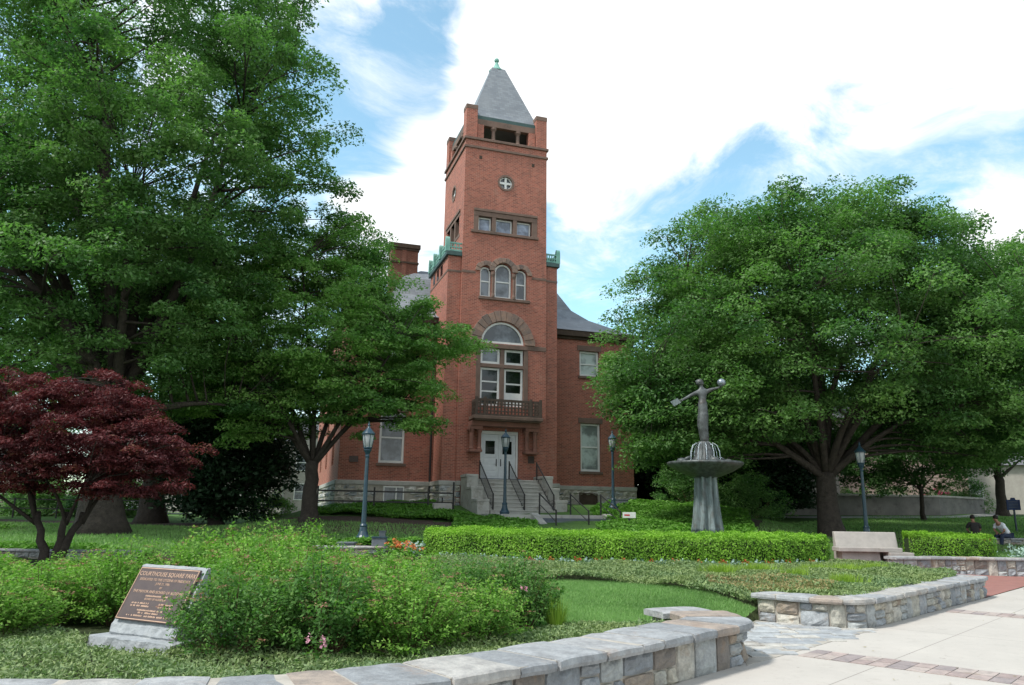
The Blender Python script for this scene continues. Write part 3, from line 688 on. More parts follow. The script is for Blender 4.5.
def window(u0, u1, z0, z1, v, glassm='glass_dark', bars_h=(), bars_v=(), arch=False, fr=.09, fm='white_paint', extra=None, side=None, bw=.035):
    """white sash: frame part with its pane as sub-part"""
    f = B(); g_ = side or (lambda a, d, z: (a, d, z))
    def bx(a0, a1, d0, d1, zz0, zz1):
        p_ = [g_(a, d, z) for z in (zz0, zz1) for d in (d0, d1) for a in (a0, a1)]
        f.add(p_, [(0, 2, 3, 1), (4, 5, 7, 6), (0, 1, 5, 4), (2, 6, 7, 3), (0, 4, 6, 2), (1, 3, 7, 5)])
    w_ = (u1-u0)/2; top = z1-w_ if arch else z1
    bx(u0, u0+fr, v, v+.1, z0+fr, top if arch else z1-fr); bx(u1-fr, u1, v, v+.1, z0+fr, top if arch else z1-fr); bx(u0, u1, v-.02, v+.1, z0, z0+fr)
    if arch:
        n = 16; c_ = (u0+u1)/2
        for i in range(n):
            q0 = math.pi*i/n; q1 = math.pi*(i+1)/n
            p_ = [g_(c_+rr*math.cos(q), d, top+rr*math.sin(q)) for d in (v, v+.1) for rr in (w_-fr, w_) for q in (q0, q1)]
            f.add(p_, [(0, 2, 3, 1), (4, 5, 7, 6), (0, 1, 5, 4), (2, 6, 7, 3), (0, 4, 6, 2), (1, 3, 7, 5)])
    else: bx(u0, u1, v, v+.1, z1-fr, z1)
    for z in bars_h: bx(u0+fr, u1-fr, v+.02, v+.08, z-bw, z+bw)
    for a in bars_v: bx(a-bw, a+bw, v+.01, v+.07, z0+fr, z1-fr)
    fo = f.build('window', fm, court)
    p_ = B(); pts = rect(u0+.02, u1-.02, z0+.02, z1-.02) if not arch else [(u0+.02, z0+.02), (u1-.02, z0+.02)] + arcp((u0+u1)/2, top, w_-.02, 0, 180, 14)
    p_.add([g_(a, v+.06, z) for a, z in pts], [tuple(range(len(pts)))]); p_.build('pane', glassm, fo)
    return fo
window(.84, 1.55, 16.28, 17.09, .22, 'glass_curtain', fr=.07); window(1.79, 2.73, 16.28, 17.09, .22, 'glass_curtain', fr=.07); window(2.97, 3.79, 16.28, 17.09, .22, 'glass_curtain', fr=.07)
for a, b_ in ((.96, 1.74), (1.96, 2.74), (2.96, 3.7)): window(a, b_, 16.28, 17.29, .22, 'glass_dark', fr=.06, side=sideL)
window(.99, 1.57, 12.69, 14.33, .16, 'glass_gray', (13.55,), arch=True, fr=.08)
window(1.79, 2.7, 12.69, 14.57, .16, 'glass_gray', (13.6,), arch=True, fr=.09)
window(2.94, 3.54, 12.69, 14.34, .16, 'glass_gray', (13.55,), arch=True, fr=.08)
# fanlight
f = B(); n = 18
for i in range(n):
    q0 = math.pi*i/n; q1 = math.pi*(i+1)/n
    p_ = [(2.26+rr*math.cos(q), d, 10.24+rr*math.sin(q)) for d in (.05, .16) for rr in (1.05, 1.155) for q in (q0, q1)]
    f.add(p_, [(0, 2, 3, 1), (4, 5, 7, 6), (0, 1, 5, 4), (2, 6, 7, 3), (0, 4, 6, 2), (1, 3, 7, 5)])
f.box(1.11, 3.41, .04, .16, 10.245, 10.35); fo = f.build('fanlight', 'white_paint', court)
p_ = B(); p_.add([(a, .12, z) for a, z in arcp(2.26, 10.27, 1.12)], [tuple(range(19))]); p_.build('pane', 'glass_gray', fo)
window(1.11, 2.15, 9.17, 9.97, .12, 'glass_gray', fr=.12); window(2.39, 3.41, 9.17, 9.97, .12, 'glass_dark', fr=.12)
window(1.11, 2.15, 7.0, 8.96, .12, 'glass_dark', (7.75, 8.25), fr=.11, bw=.04)
wd = window(2.39, 3.41, 7.0, 8.96, .12, 'glass_dark', (8.18,), fr=.11, bw=.04)
p_ = B(); p_.box(2.5, 3.3, .13, .17, 7.1, 7.72); p_.build('lower_panel', 'white_paint', wd)
# --- spire
sp = B(); e0, e1 = .3, TW-.3; c_ = TW/2
r0_ = [(e0, e0), (e1, e0), (e1, e1), (e0, e1)]; 
lv = [(22.8, 0), (23.0, 0), (23.5, .26), (27.25, 1.62)]
vs = []
for z, ins in lv:
    vs += [(e0+ins, e0+ins, z), (e1-ins, e0+ins, z), (e1-ins, e1-ins, z), (e0+ins, e1-ins, z)]
sp.add(vs, [(k*4+i, k*4+(i+1) % 4, k*4+4+(i+1) % 4, k*4+4+i) for k in range(3) for i in range(4)] + [(0, 1, 2, 3), (12, 13, 14, 15)])
sp.build('spire', 'slate', court)
gt = B(); 
for a, b_, d0, d1 in ((.62, TW-.62, .26, .44),): 
    gt.box(.62, TW-.62, .20, .42, 22.802, 23.02); gt.box(.62, TW-.62, TW-.42, TW-.2, 22.802, 23.02); gt.box(.20, .42, .62, TW-.62, 22.802, 23.02); gt.box(TW-.42, TW-.2, .62, TW-.62, 22.802, 23.02)
gt.build('gutter', 'copper_dark', court)
fi = B(); fi.lathe([(.46, 27.2), (.46, 27.27), (.30, 27.40), (.16, 27.62), (.09, 27.82), (.07, 27.9), (.13, 27.94), (.15, 28.02), (.11, 28.11), (.03, 28.15)], 4*4, (c_, c_)); fi.build('finial', 'copper_green', court, smooth=False)
# --- flank wings of the tower
fl = B()
FV0, FV1 = .15, 4.4
fl.prism(rect(-.72, 0, 1.6, 14.75), FV0, FV1); fl.build('stair_wing', 'brick_red', court)
fl = B(); fl.prism(rect(TW, 5.33, 1.6, 14.75), FV0, FV1); fl.build('stair_wing', 'brick_red', court)
for a, b_ in ((-.84, .0), (TW, 5.45)): part1('wing_cornice', 'copper_dark', [(a, b_, FV0-.12, FV1+.12, 14.75, 14.98)], .02)
for a, b_ in ((-.74, .0), (TW, 5.35)): part1('belt_course', 'brownstone', [(a, b_, FV0-.02, FV1, 13.88, 14.0)])
for q in (1.6, 2.5, 3.4): k_ = B(); k_.box(-.74, -.70, q-.22, q+.22, 14.08, 14.62); k_.build('slit_window', 'glass_dark', court)
for sx, e in ((-.78, 1), (5.39, -1)):     # copper balustrades
    bl = B(); x0, x1 = sorted((sx, sx+.09*e))
    for q in (FV0-.05, 1.55, 3.0, 4.2):
        bl.box(sx-.1 if e > 0 else sx-.12, sx+.12 if e > 0 else sx+.1, q-.02, q+.22, 14.98, 15.6)
        bl.prism([(q-.02+.12+.12*math.cos(rad(a)), 15.6+.18*math.sin(rad(a))) for a in range(0, 181, 20)], sx-.1, sx+.1, 'x')
    bl.box(x0, x1, FV0+.2, 4.2, 15.42, 15.5); bl.box(x0, x1, FV0+.2, 4.2, 15.02, 15.1); bl.box(x0, x1, FV0+.2, 4.2, 15.2, 15.27)
    q = FV0+.3
    while q < 4.1: bl.box(x0+.01, x1-.01, q, q+.06, 15.08, 15.44); q += .16
    fx = sorted((sx+.1*e, (-.0 if e > 0 else TW)))
    bl.box(fx[0], fx[1], FV0-.02, FV0+.05, 15.42, 15.5); bl.box(fx[0], fx[1], FV0-.02, FV0+.05, 15.2, 15.27); bl.box(fx[0], fx[1], FV0-.02, FV0+.05, 15.02, 15.1)
    q = fx[0]+.08
    while q < fx[1]-.05: bl.box(q, q+.05, FV0-.01, FV0+.04, 15.08, 15.44); q += .14
    bl.build('copper_balustrade', 'copper_green', court)
# --- main block
MV0, MV1, MU0, MU1 = 2.2, 17.5, -5.45, 10.75
mb = B()
panel(mb, rect(MU0, MU1, 1.6, 11.35), [rect(7.38+.15, 8.54+.2, 4.0, 6.65), rect(7.5, 8.7, 9.3, 10.75), rect(-3.5, -2.2, 4.1, 6.7), rect(-3.5, -2.2, 9.3, 10.75)], MV0, MV0+.4)
panel(mb, rect(MV0+.4, MV1-.4, 1.6, 11.35), [rect(5, 6.1, 4.1, 6.7), rect(9, 10.1, 4.1, 6.7), rect(13, 14.1, 4.1, 6.7)], MU0, MU0+.4, sideL)
mb.box(MU1-.4, MU1, MV0+.4, MV1-.4, 1.6, 11.35); mb.box(MU0, MU1, MV1-.4, MV1, 1.6, 11.35)
mb.build('wall', 'brick_red', court)
for q in (5, 9, 13): window(q+.01, q+1.09, 4.12, 6.69, .12+MU0, 'glass_blind', (5.4,), fr=.1, side=sideL)
window(7.54, 8.73, 4.02, 6.64, MV0+.12, 'glass_blind', (5.35,), fr=.11, bw=.04); window(7.51, 8.69, 9.31, 10.74, MV0+.12, 'glass_blind', (10,), fr=.11)
window(-3.49, -2.21, 4.12, 6.69, MV0+.12, 'glass_gray', (5.4,), fr=.11, bw=.04); window(-3.49, -2.21, 9.31, 10.74, MV0+.12, 'glass_blind', (10,), fr=.11)
for u0, u1, z0, z1 in ((7.53, 8.74, 4.0, 6.65), (7.5, 8.7, 9.3, 10.75), (-3.5, -2.2, 4.1, 6.7), (-3.5, -2.2, 9.3, 10.75)):
    part1('window_sill', 'brownstone', [(u0-.1, u1+.1, MV0-.08, MV0+.2, z0-.14, z0)]); part1('window_lintel', 'brownstone', [(u0-.13, u1+.13, MV0-.03, MV0+.1, z1+.002, z1+.3)])
co = B(); co.box(MU0-.12, MU1+.12, MV0-.12, MV1+.12, 11.35, 11.5); co.box(MU0-.3, MU1+.3, MV0-.3, MV1+.3, 11.5, 11.82); co.build('eave_cornice', 'wood_dark', court)
rf = B(); lv = [(-.35, 11.82), (.35, 12.12), (1.1, 12.6), (1.85, 13.05), (2.65, 13.8), (3.3, 15.0), (4.6, 15.9), (7.6, 16.8)]
vs = []
for ins, z in lv: vs += [(MU0+ins, MV0+ins, z), (MU1-ins, MV0+ins, z), (MU1-ins, MV1-ins, z), (MU0+ins, MV1-ins, z)]
n = len(lv); rf.add(vs, [(k*4+i, k*4+(i+1) % 4, k*4+4+(i+1) % 4, k*4+4+i) for k in range(n-1) for i in range(4)] + [(0, 1, 2, 3), tuple(range(4*n-4, 4*n))])
rf.build('roof', 'slate', court)
ch = B(); ch.box(-2.75, -1.15, 6.3, 7.3, 11, 16.9); ch.box(-2.12, -1.86, 6.24, 6.32, 11, 16.9); ch.cm = 1; ch.box(-2.86, -1.04, 6.18, 7.4, 17.05, 17.3); ch.box(-2.8, -1.1, 6.24, 7.36, 16.9, 17.05); ch.box(-2.79, -1.11, 6.22, 7.34, 16.1, 16.2)
ch.build('chimney', ['brick_chimney', 'wood_dark'], court)
dp = B(); dp.tube([(-.85, MV0-.08, 11.4), (-.85, MV0-.08, 2.2)], .055, 8); dp.build('downspout', 'iron', court)
# --- foundation of rock-faced stone with limestone water table
wt = B(); wt.box(MU0-.12, -.86, MV0-.14, MV0+.05, 3.0, 3.22); wt.box(MU0-.14, MU0+.05, MV0, MV1, 3.0, 3.22); wt.box(5.45, MU1+.12, MV0-.14, MV0+.05, 3.0, 3.22); wt.box(-.86, .0, FV0-.12, FV0+.05, 3.0, 3.22); wt.box(-.86, -.7, FV0+.05, MV0+.05, 3.0, 3.22)
wt.box(TW, 5.45, FV0-.12, FV0+.05, 3.0, 3.22); wt.box(5.3, 5.45, FV0+.05, MV0+.05, 3.0, 3.22); wt.box(-.02, .3, -.14, .05, 3.0, 3.22); wt.box(4.4, TW+.02, -.14, .05, 3.0, 3.22)
wt.build('water_table', 'limestone', court, bevel=.025)
bw_open = [(7.4, 8.45, 2.3, 2.75), (-3.5, -2.15, 2.1, 2.85)]
def found(f, L_, opens=()):
    fd = B()
    for a, b_ in ((1.5, 1.72), (1.72, 1.95), (1.95, 2.2), (2.2, 2.42), (2.42, 2.7), (2.7, 3.0)):
        s = 0
        while s < L_-.02:
            ww = random.uniform(.3, .75)
            if L_-s-ww < .2: ww = L_-s
            if not any(s+ww > o_[0] and s < o_[1] and a < o_[3]-.05 and b_ > o_[2]+.05 for o_ in opens): rock(fd, f, s+.014, s+ww-.014, a+.014, b_-.014, depth=.09, k=3, bul=.065)
            s += ww
    fd.build('foundation_stones', 'rubble', court)
found(lambda s, o_, z: (MU0-.1+s, MV0-.1-o_, z), 4.65, [(o_[0]-MU0+.1, o_[1]-MU0+.1, o_[2], o_[3]) for o_ in bw_open[1:]])
found(lambda s, o_, z: (5.43+s, MV0-.1-o_, z), 5.42, [(o_[0]-5.43, o_[1]-5.43, o_[2], o_[3]) for o_ in bw_open[:1]])
found(lambda s, o_, z: (-.02+s, -.09-o_, z), .24); found(lambda s, o_, z: (4.42+s, -.09-o_, z), .26); found(lambda s, o_, z: (-.82+s, FV0-.1-o_, z), 1.1); found(lambda s, o_, z: (4.4+s, FV0-.1-o_, z), 1.03); found(lambda s, o_, z: (MU0-.1-o_, MV1-s, z), 15.3)
found(lambda s, o_, z: (-.82-o_, MV0-.1-s, z), 1.95); found(lambda s, o_, z: (5.43+o_, FV0-.1+s, z), 1.95)
for bx_ in ((MU0-.1, -.8, MV0-.085, MV0-.003, 1.4, 3), (5.42, MU1+.1, MV0-.085, MV0-.003, 1.4, 3), (MU0-.085, MU0-.003, MV0, MV1, 1.4, 3), (-.8, 0, FV0-.085, FV0-.003, 1.4, 3), (TW, 5.41, FV0-.085, FV0-.003, 1.4, 3), (-.805, -.722, FV0, MV0-.09, 1.4, 3), (5.335, 5.415, FV0, MV0-.09, 1.4, 3)): part1('foundation_mortar', 'mortar', [bx_], 0)

for k, (u0, u1, z0, z1) in enumerate(bw_open):
    if k == 1:
        window(u0+.3, u1, z0-.05, z1+.1, MV0-.16, 'glass_gray', (), (u0+.95,), fr=.06)
    else: window(u0, u1, z0-.1, z1+.1, MV0-.16, 'wood_dark', (), (), fr=.05, fm='wood_dark')
# --- entrance: doors, porch brackets, balcony
dr = B(); dr.box(1.16, 1.30, .14, .3, 3.36, 5.74); dr.box(3.10, 3.24, .14, .3, 3.36, 5.74); dr.box(1.30, 3.10, .14, .3, 5.58, 5.74); dr.build('door_frame', 'white_paint', court)
for a, b_, hx in ((1.31, 2.195, 2.08), (2.205, 3.09, 2.31)):
    d_ = B(); d_.box(a, b_, .2, .26, 3.38, 5.57)
    for z0, z1 in ((3.5, 3.72), (3.8, 4.02), (4.1, 4.32)): d_.box(a+.13, b_-.13, .182, .2, z0, z1)
    d_.box(a+.1, a+.14, .185, .2, 4.42, 5.35); d_.box(b_-.14, b_-.1, .185, .2, 4.42, 5.35); d_.box(a+.14, b_-.14, .185, .2, 5.31, 5.35); d_.box(a+.14, b_-.14, .185, .2, 4.42, 4.46)
    dd = d_.build('door', 'door_paint', court, bevel=.006)
    g_ = B(); g_.box(a+.2, b_-.2, .186, .199, 4.6, 5.25); g_.build('pane', 'glass_dark', dd)
    k_ = B(); k_.box(hx-.02, hx+.02, .14, .17, 4.0, 4.35); k_.box(hx-.015, hx+.015, .15, .2, 4.05, 4.08); k_.box(hx-.015, hx+.015, .15, .2, 4.27, 4.3); k_.build('handle', 'iron', dd)
th = B(); th.box(1.15, 3.25, -.3, .2, 3.22, 3.37); th.build('threshold', 'bluestone', court)
pc = B()
pc.box(.55, 4.12, -.62, .02, 5.9, 6.14)                    # lintel beam
pc.cm = 1
for q in (.62, 1.02, 3.5, 3.93):                             # short columns carried on corbels
    pc.lathe([(.11, 4.72), (.13, 4.8), (.10, 4.86), (.10, 5.55), (.15, 5.66), (.15, 5.72)], 12, (q, -.38)); 
for a, b_ in ((.48, 1.14), (3.38, 4.1)):
    pc.box(a, b_, -.56, .0, 5.72, 5.92); pc.box(a, b_, -.55, .0, 4.62, 4.74)
pc.build('porch', ['brownstone_red', 'brownstone_red'], court, bevel=.012)
bs_ = B(); bs_.box(.55, 4.15, -1.0, 0, 6.2, 6.37); bs_.box(.62, 4.08, -.9, 0, 6.14, 6.2); bs_.build('balcony_slab', 'brownstone', court, bevel=.02)
ra = B()
def lat(f, L_):
    for z0, z1 in ((6.5, 6.6), (7.22, 7.34)): f(ra, 0, L_, z0, z1)
    s = 0; 
    for z0 in (6.72, 6.90, 7.08): f(ra, 0, L_, z0, z0+.05)
    while s < L_: f(ra, s, min(s+.07, L_), 6.6, 7.22); s += .19
lat(lambda m_, a, b_, z0, z1: m_.box(.62+a, .62+b_, -.93+(0 if z1-z0 < .2 else .003), -.87, z0, z1), 3.56)
lat(lambda m_, a, b_, z0, z1: m_.box(.62, .68, -.87+a, -.87+b_, z0, z1), .85); lat(lambda m_, a, b_, z0, z1: m_.box(4.12, 4.18, -.87+a, -.87+b_, z0, z1), .85)
for q in (.56, 1.02, 3.55, 4.1): ra.box(q, q+.13, -.96, -.84, 6.5, 7.42)
ra_o = ra.build('balcony_railing', 'lattice_wood', court); ra_o.location = (.1, 0, -.13); ra_o.scale.x = .945
pl = B(); pl.box(3.7, 4.02, -.04, 0, 4.18, 4.55); pl.build('wall_plaque', 'bronze_plaque', court)
pl = B(); pl.box(-4.95, -4.5, MV0-.04, MV0, 4.1, 4.4); pl.build('wall_plaque', 'bronze_plaque', court)

# ------------------------------------------------------------------ entrance steps and rails (in the courthouse frame)
def bw(u, v, z=0): return (BO[0]+u*math.cos(AB)-v*math.sin(AB), BO[1]+u*math.sin(AB)+v*math.cos(AB), z)
stp = thing('entrance_steps', 'pale stone steps between stepped cheek blocks below the white double doors', 'steps', BO, AB)
sm = B(); NR = 9; rise = (3.3-1.66)/NR
sm.box(.8, 3.95, -.9, -.02, 1.4, 3.24)
for i in range(NR-1):
    z = 3.3-rise*(i+1); v1 = -.9-.3*i; sm.box(.8, 3.95, v1-.3, v1, 1.3, z-.05); sm.box(.78, 3.97, v1-.33, v1-.001, z-.05, z)
sm.box(.78, 3.97, -.93, -.3, 3.24, 3.3)
sm.build('stair_flight', 'limestone', stp, bevel=.012)
for (u0, u1, sg) in ((.2, .78, 0), (3.97, 4.55, 1)):
    for k, (v0, v1, z) in enumerate(((-1.3, -.16, 3.5), (-2.2, -1.3, 2.9), (-3.2, -2.2, 2.32))):
        cb = B(); cb.box(u0, u1, v0+.004, v1-.004, 1.3, z-.14); cb.box(u0-.03, u1+.03 if sg else u1, v0+.0, v1-.002, z-.14, z); cb.build('cheek_block', 'limestone', stp, bevel=.02)
def handrail(label, u, pts, drop=.85, group=None, name='handrail', balus=False):
    """pts: (v, z) of the treads; posts at both ends, top rail, rail below, balusters"""
    root = thing(name, label, 'handrail', bw(u, pts[0][0], pts[0][1]), AB, group); o0 = (u, pts[0][0], pts[0][1])
    m_ = MB(o0); P_ = [(u, v, z+drop) for v, z in pts]
    m_.tube(P_, .028, 8); m_.build('top_rail', 'iron', root)
    for v, z in (pts[0], pts[-1]):
        m_ = MB(o0); m_.box(u-.025, u+.025, v-.025, v+.025, z-.05, z+drop+.04); m_.build('post', 'iron', root)
    if balus:
        m_ = MB(o0); m_.tube([(u, v, z+.14) for v, z in pts], .018, 6); L_ = pts[-1][0]-pts[0][0]; n = int(abs(L_)/.13)
        for i in range(1, n):
            v = pts[0][0]+L_*i/n; z = np.interp(-v, [-p[0] for p in pts], [p[1] for p in pts]); m_.tube([(u, v, z+.14), (u, v, z+drop)], .009, 5, False)
        m_.build('baluster_infill', 'iron', root)
    else:
        m_ = MB(o0); m_.tube([(u, v, z+drop*.5) for v, z in pts], .018, 6); m_.build('lower_rail', 'iron', root)
    return root
for u, wh in ((.93, 'left edge'), (2.42, 'middle'), (3.85, 'right edge')):
    handrail('black iron handrail down the %s of the courthouse entrance steps' % wh, u, [(-.9, 3.3), (-3.25, 1.68)], group='handrails of the entrance steps', balus=True)
# paved landing and lower stair
ld = B(); ld.box(.4, 5.6, -6.2, -3.24, 1.35, 1.66); ld.build('landing', 'limestone'); o_ = bpy.data.objects['landing']; o_.location = BO; o_.rotation_euler = (0, 0, AB); tag(o_, kind='structure')
ls = thing('lower_steps', 'low bluestone steps with pale kerbs leading down from the landing', 'steps', BO, AB)
m_ = B()
for i in range(5): m_.box(2.0, 5.0, -6.2-.35*(i+1), -6.2-.35*i-.002, .6, 1.66-.14*(i+1))
m_.build('stair_flight', 'bluestone', ls, bevel=.01)
for u in (1.7, 5.0):
    m_ = B(); m_.prism([(-6.0, .5), (-6.0, 1.72), (-6.2, 1.72), (-8.1, 1.0), (-8.1, .5)], u, u+.3, 'x'); m_.build('kerb', 'limestone', ls, bevel=.01)
for u, wh in ((2.1, 'left'), (3.5, 'middle'), (4.9, 'right')):
    handrail('short plain black handrail on the %s of the lower steps behind the hedge' % wh, u, [(-6.1, 1.66), (-8.0, .96)], group='handrails of the lower steps')

# iron rail fence in front of the left wing
fc_ = thing('iron_fence', 'black two rail iron fence in front of the left wing of the courthouse', 'fence', bw(-6.6, -1.2, 1.75), AB); o0 = (-6.6, -1.2, 1.75)
for q in (-6.6, -4.1, -1.6, -.4): m_ = MB(o0); m_.box(q-.035, q+.035, -1.235, -1.165, 1.6, 2.78 if q < -.5 else 3.1); m_.build('post', 'iron', fc_)
for z in (2.1, 2.55): m_ = MB(o0); m_.box(-6.6, -.4, -1.22, -1.18, z, z+.07); m_.build('rail', 'iron', fc_)
m_ = MB(bw(-1.3, -2.8, 1.6)); x_, y_, _ = bw(-1.3, -2.8)
gp = thing('stone_marker', 'squat reddish grey stone block on the groundcover left of the entrance steps', 'marker', (x_, y_, h(x_, y_)), AB)
m_ = MB(); m_.prism([(-.45, -.1), (.45, -.1), (.4, .5), (-.4, .5)], -.2, .2); m_.build('block', 'bench_stone', gp, bevel=.03)
m_ = MB(); m_.tube([(0, 0, .5), (0, 0, .75)], .03, 6); m_.build('pin', 'iron', gp)

# ------------------------------------------------------------------ lamp posts
def lamp():
    r_ = thing('lamp_post', 'navy blue lamp post with glazed lantern beside the kerb, left of the courthouse', 'street lamp', group='blue lamp posts in the park')
    m_ = MB(); m_.lathe([(.24, 0), (.24, .08), (.20, .12), (.20, .28), (.22, .31), (.17, .38), (.12, .5), (.105, .62), (.12, .66), (.085, .72)], 16); m_.build('base', 'navy_paint', r_, bevel=.006)
    m_ = MB(); m_.lathe([(.075, .7), (.062, 1.8), (.052, 2.72), (.07, 2.76), (.055, 2.82), (.09, 2.9), (.12, 2.95), (.10, 3.0)], 14, flute=.04, nf=7); m_.build('shaft', 'navy_paint', r_)
    m_ = MB(); m_.lathe([(.075, 3.0), (.12, 3.04), (.15, 3.2), (.175, 3.42), (.165, 3.44)], 10); m_.build('globe', 'lamp_glass', r_, smooth=True)
    m_ = MB()
    for k in range(6):
        q = math.pi/3*k; m_.tube([(.125*math.cos(q), .125*math.sin(q), 3.02), (.16*math.cos(q), .16*math.sin(q), 3.22), (.185*math.cos(q), .185*math.sin(q), 3.44)], .010, 5)
    m_.lathe([(.20, 3.43), (.21, 3.47), (.17, 3.52), (.10, 3.60), (.05, 3.66), (.03, 3.70), (.045, 3.73), (.02, 3.80), (.005, 3.86)], 16); m_.lathe([(.13, 3.0), (.14, 3.03), (.12, 3.05)], 16); m_.build('lantern_cage', 'navy_paint', r_)
    return r_
l0 = lamp(); l0.location = (-4.47, 24.2, h(-4.47, 24.2)-.02)
dup(l0, (-.22, 33.9, 1.42), label='navy lamp post standing before the white courthouse doors', scale=1.02)
dup(l0, (4.75, 36.0, 1.72), label='navy lamp post right of the steps, before the courthouse right wing', scale=1.0)
dup(l0, (13.35, 29.5, h(13.35, 29.5)), label='dark lamp post under the spreading tree on the right', scale=1.0)
x_, y_ = -4.7, 23.0
p_ = thing('lamp_footing', 'square blue grey footing block below the left lamp post', 'footing', (x_, y_, h(x_, y_)-.05)); m_ = MB(); m_.box(-.24, .24, -.22, .22, 0, .3); m_.build('block', 'bluestone', p_, bevel=.015); m_ = MB(); m_.box(-.26, .26, -.24, .24, .3, .34); m_.build('lid', 'bluestone', p_, bevel=.008)
x_, y_ = -3.66, 22.4
p_ = thing('utility_box', 'slate blue utility box on the low kerb wall right of the left lamp post', 'utility box', (x_, y_, h(x_, y_)+.18)); m_ = MB(); m_.box(-.2, .2, -.15, .15, -.2, .28); m_.build('cabinet', 'bluestone', p_, bevel=.02); m_ = MB(); m_.box(-.22, .22, -.17, .17, .28, .31); m_.build('lid', 'navy_paint', p_)
x_, y_ = -4.1, 25.6
p_ = thing('utility_box', 'small dark utility box on the grass behind the left lamp post', 'utility box', (x_, y_, h(x_, y_))); m_ = MB(); m_.box(-.1, .1, -.08, .08, 0, .32); m_.build('cabinet', 'bluestone', p_, bevel=.01); m_ = MB(); m_.box(-.11, .11, -.09, .09, .32, .35); m_.build('lid', 'bluestone', p_)

# ------------------------------------------------------------------ skinned figures
def skin_mesh(verts, edges, radii, root=0, lv=2):
    me = bpy.data.meshes.new('tmp'); me.from_pydata(verts, edges, []); o = bpy.data.objects.new('tmp', me); COL.objects.link(o)
    o.modifiers.new('s', 'SKIN'); ss = o.modifiers.new('d', 'SUBSURF'); ss.levels = lv; ss.render_levels = lv
    for i, r_ in enumerate(radii):
        d = me.skin_vertices[0].data[i]; d.radius = (r_ if isinstance(r_, tuple) else (r_, r_)); d.use_root = (i == root)
    dg = bpy.context.evaluated_depsgraph_get(); dg.update(); m2 = bpy.data.meshes.new_from_object(o.evaluated_get(dg)); bpy.data.objects.remove(o)
    m2.polygons.foreach_set('use_smooth', [True]*len(m2.polygons)); return m2
def meshobj(name, me, mat, parent):
    me.materials.clear(); me.materials.append(M[mat]); o = bpy.data.objects.new(name, me); COL.objects.link(o)
    if parent: o.parent = parent
    return o
def hand(vs, es, rs, wrist_i, wp, d, nrm, ln=.18, curl=.4):
    """palm and five fingers added to a chain; d = direction, nrm = palm normal"""
    d = Vector(d).normalized(); nrm = Vector(nrm).normalized(); sd = d.cross(nrm).normalized(); wp = Vector(wp)
    vs.append(tuple(wp+d*ln*.45)); rs.append((.035, .02)); p_i = len(vs)-1; es.append((wrist_i, p_i))
    for k, (off, l_) in enumerate(((-.03, .8), (-.01, 1.0), (.01, .95), (.03, .75))):
        a = wp+d*ln*.5+sd*off; b_ = a+d*ln*.28*l_ - nrm*curl*.02; c_ = b_+d*ln*.2*l_*(1-curl*.5)-nrm*curl*.05
        i = len(vs); vs += [tuple(a), tuple(b_), tuple(c_)]; rs += [.010, .009, .007]; es += [(p_i, i), (i, i+1), (i+1, i+2)]
    i = len(vs); a = wp+d*ln*.25-sd*.04; vs += [tuple(a), tuple(a-sd*.02+d*.045)]; rs += [.012, .009]; es += [(wrist_i, i), (i, i+1)]

# ------------------------------------------------------------------ fountain with bronze woman
FX, FY = 6.28, 25.0; FZ = h(FX, FY)
ft_ = thing('fountain', 'bronze fountain, wide basin on a fluted pedestal crowned by a woman with outstretched arms', 'fountain', (FX, FY, 0))
m_ = MB(); m_.lathe([(.72, FZ-.1), (.72, .9), (.56, .95), (.52, 1.15), (.54, 1.18)], 8); m_.build('plinth', 'pedestal_bronze', ft_, bevel=.02)
m_ = MB(); m_.lathe([(.44, 1.18), (.425, 1.3), (.405, 1.45), (.375, 1.7), (.335, 2.2), (.315, 2.6), (.30, 2.85), (.40, 2.95)], 84, flute=.2, nf=9); m_.build('pedestal', 'pedestal_bronze', ft_, smooth=True)
m_ = MB(); m_.lathe([(.3, 2.86), (.55, 2.93), (.9, 3.08), (1.12, 3.22), (1.20, 3.29), (1.21, 3.34), (1.17, 3.365), (1.12, 3.35), (.5, 3.28), (.2, 3.27)], 48); m_.build('basin', 'statue_bronze', ft_, smooth=True)
m_ = MB(); m_.lathe([(1.10, 3.30), (1.10, 3.335)], 48); m_.build('water_surface', 'water', ft_)
m_ = MB(); m_.lathe([(.36, 3.3), (.35, 3.45), (.27, 3.6), (.26, 3.75), (.19, 3.9), (.21, 3.97), (.16, 4.03)], 30, flute=.16, nf=7); m_.build('rock_mound', 'statue_bronze', ft_, smooth=True)
m_ = MB()
for k in range(10):
    q = 2*math.pi*k/10+.2; cq, sq = math.cos(q), math.sin(q); R_ = .44+.06*(k % 2)
    pts = [(cq*r_, sq*r_, z) for r_, z in ((.15, 3.88), (R_*.55, 3.98), (R_*.8, 3.9), (R_*.95, 3.7), (R_, 3.34))]; m_.tube(pts, [.006, .009, .011, .012, .014], 6)
m_.build('water_jets', 'water', ft_, smooth=True)
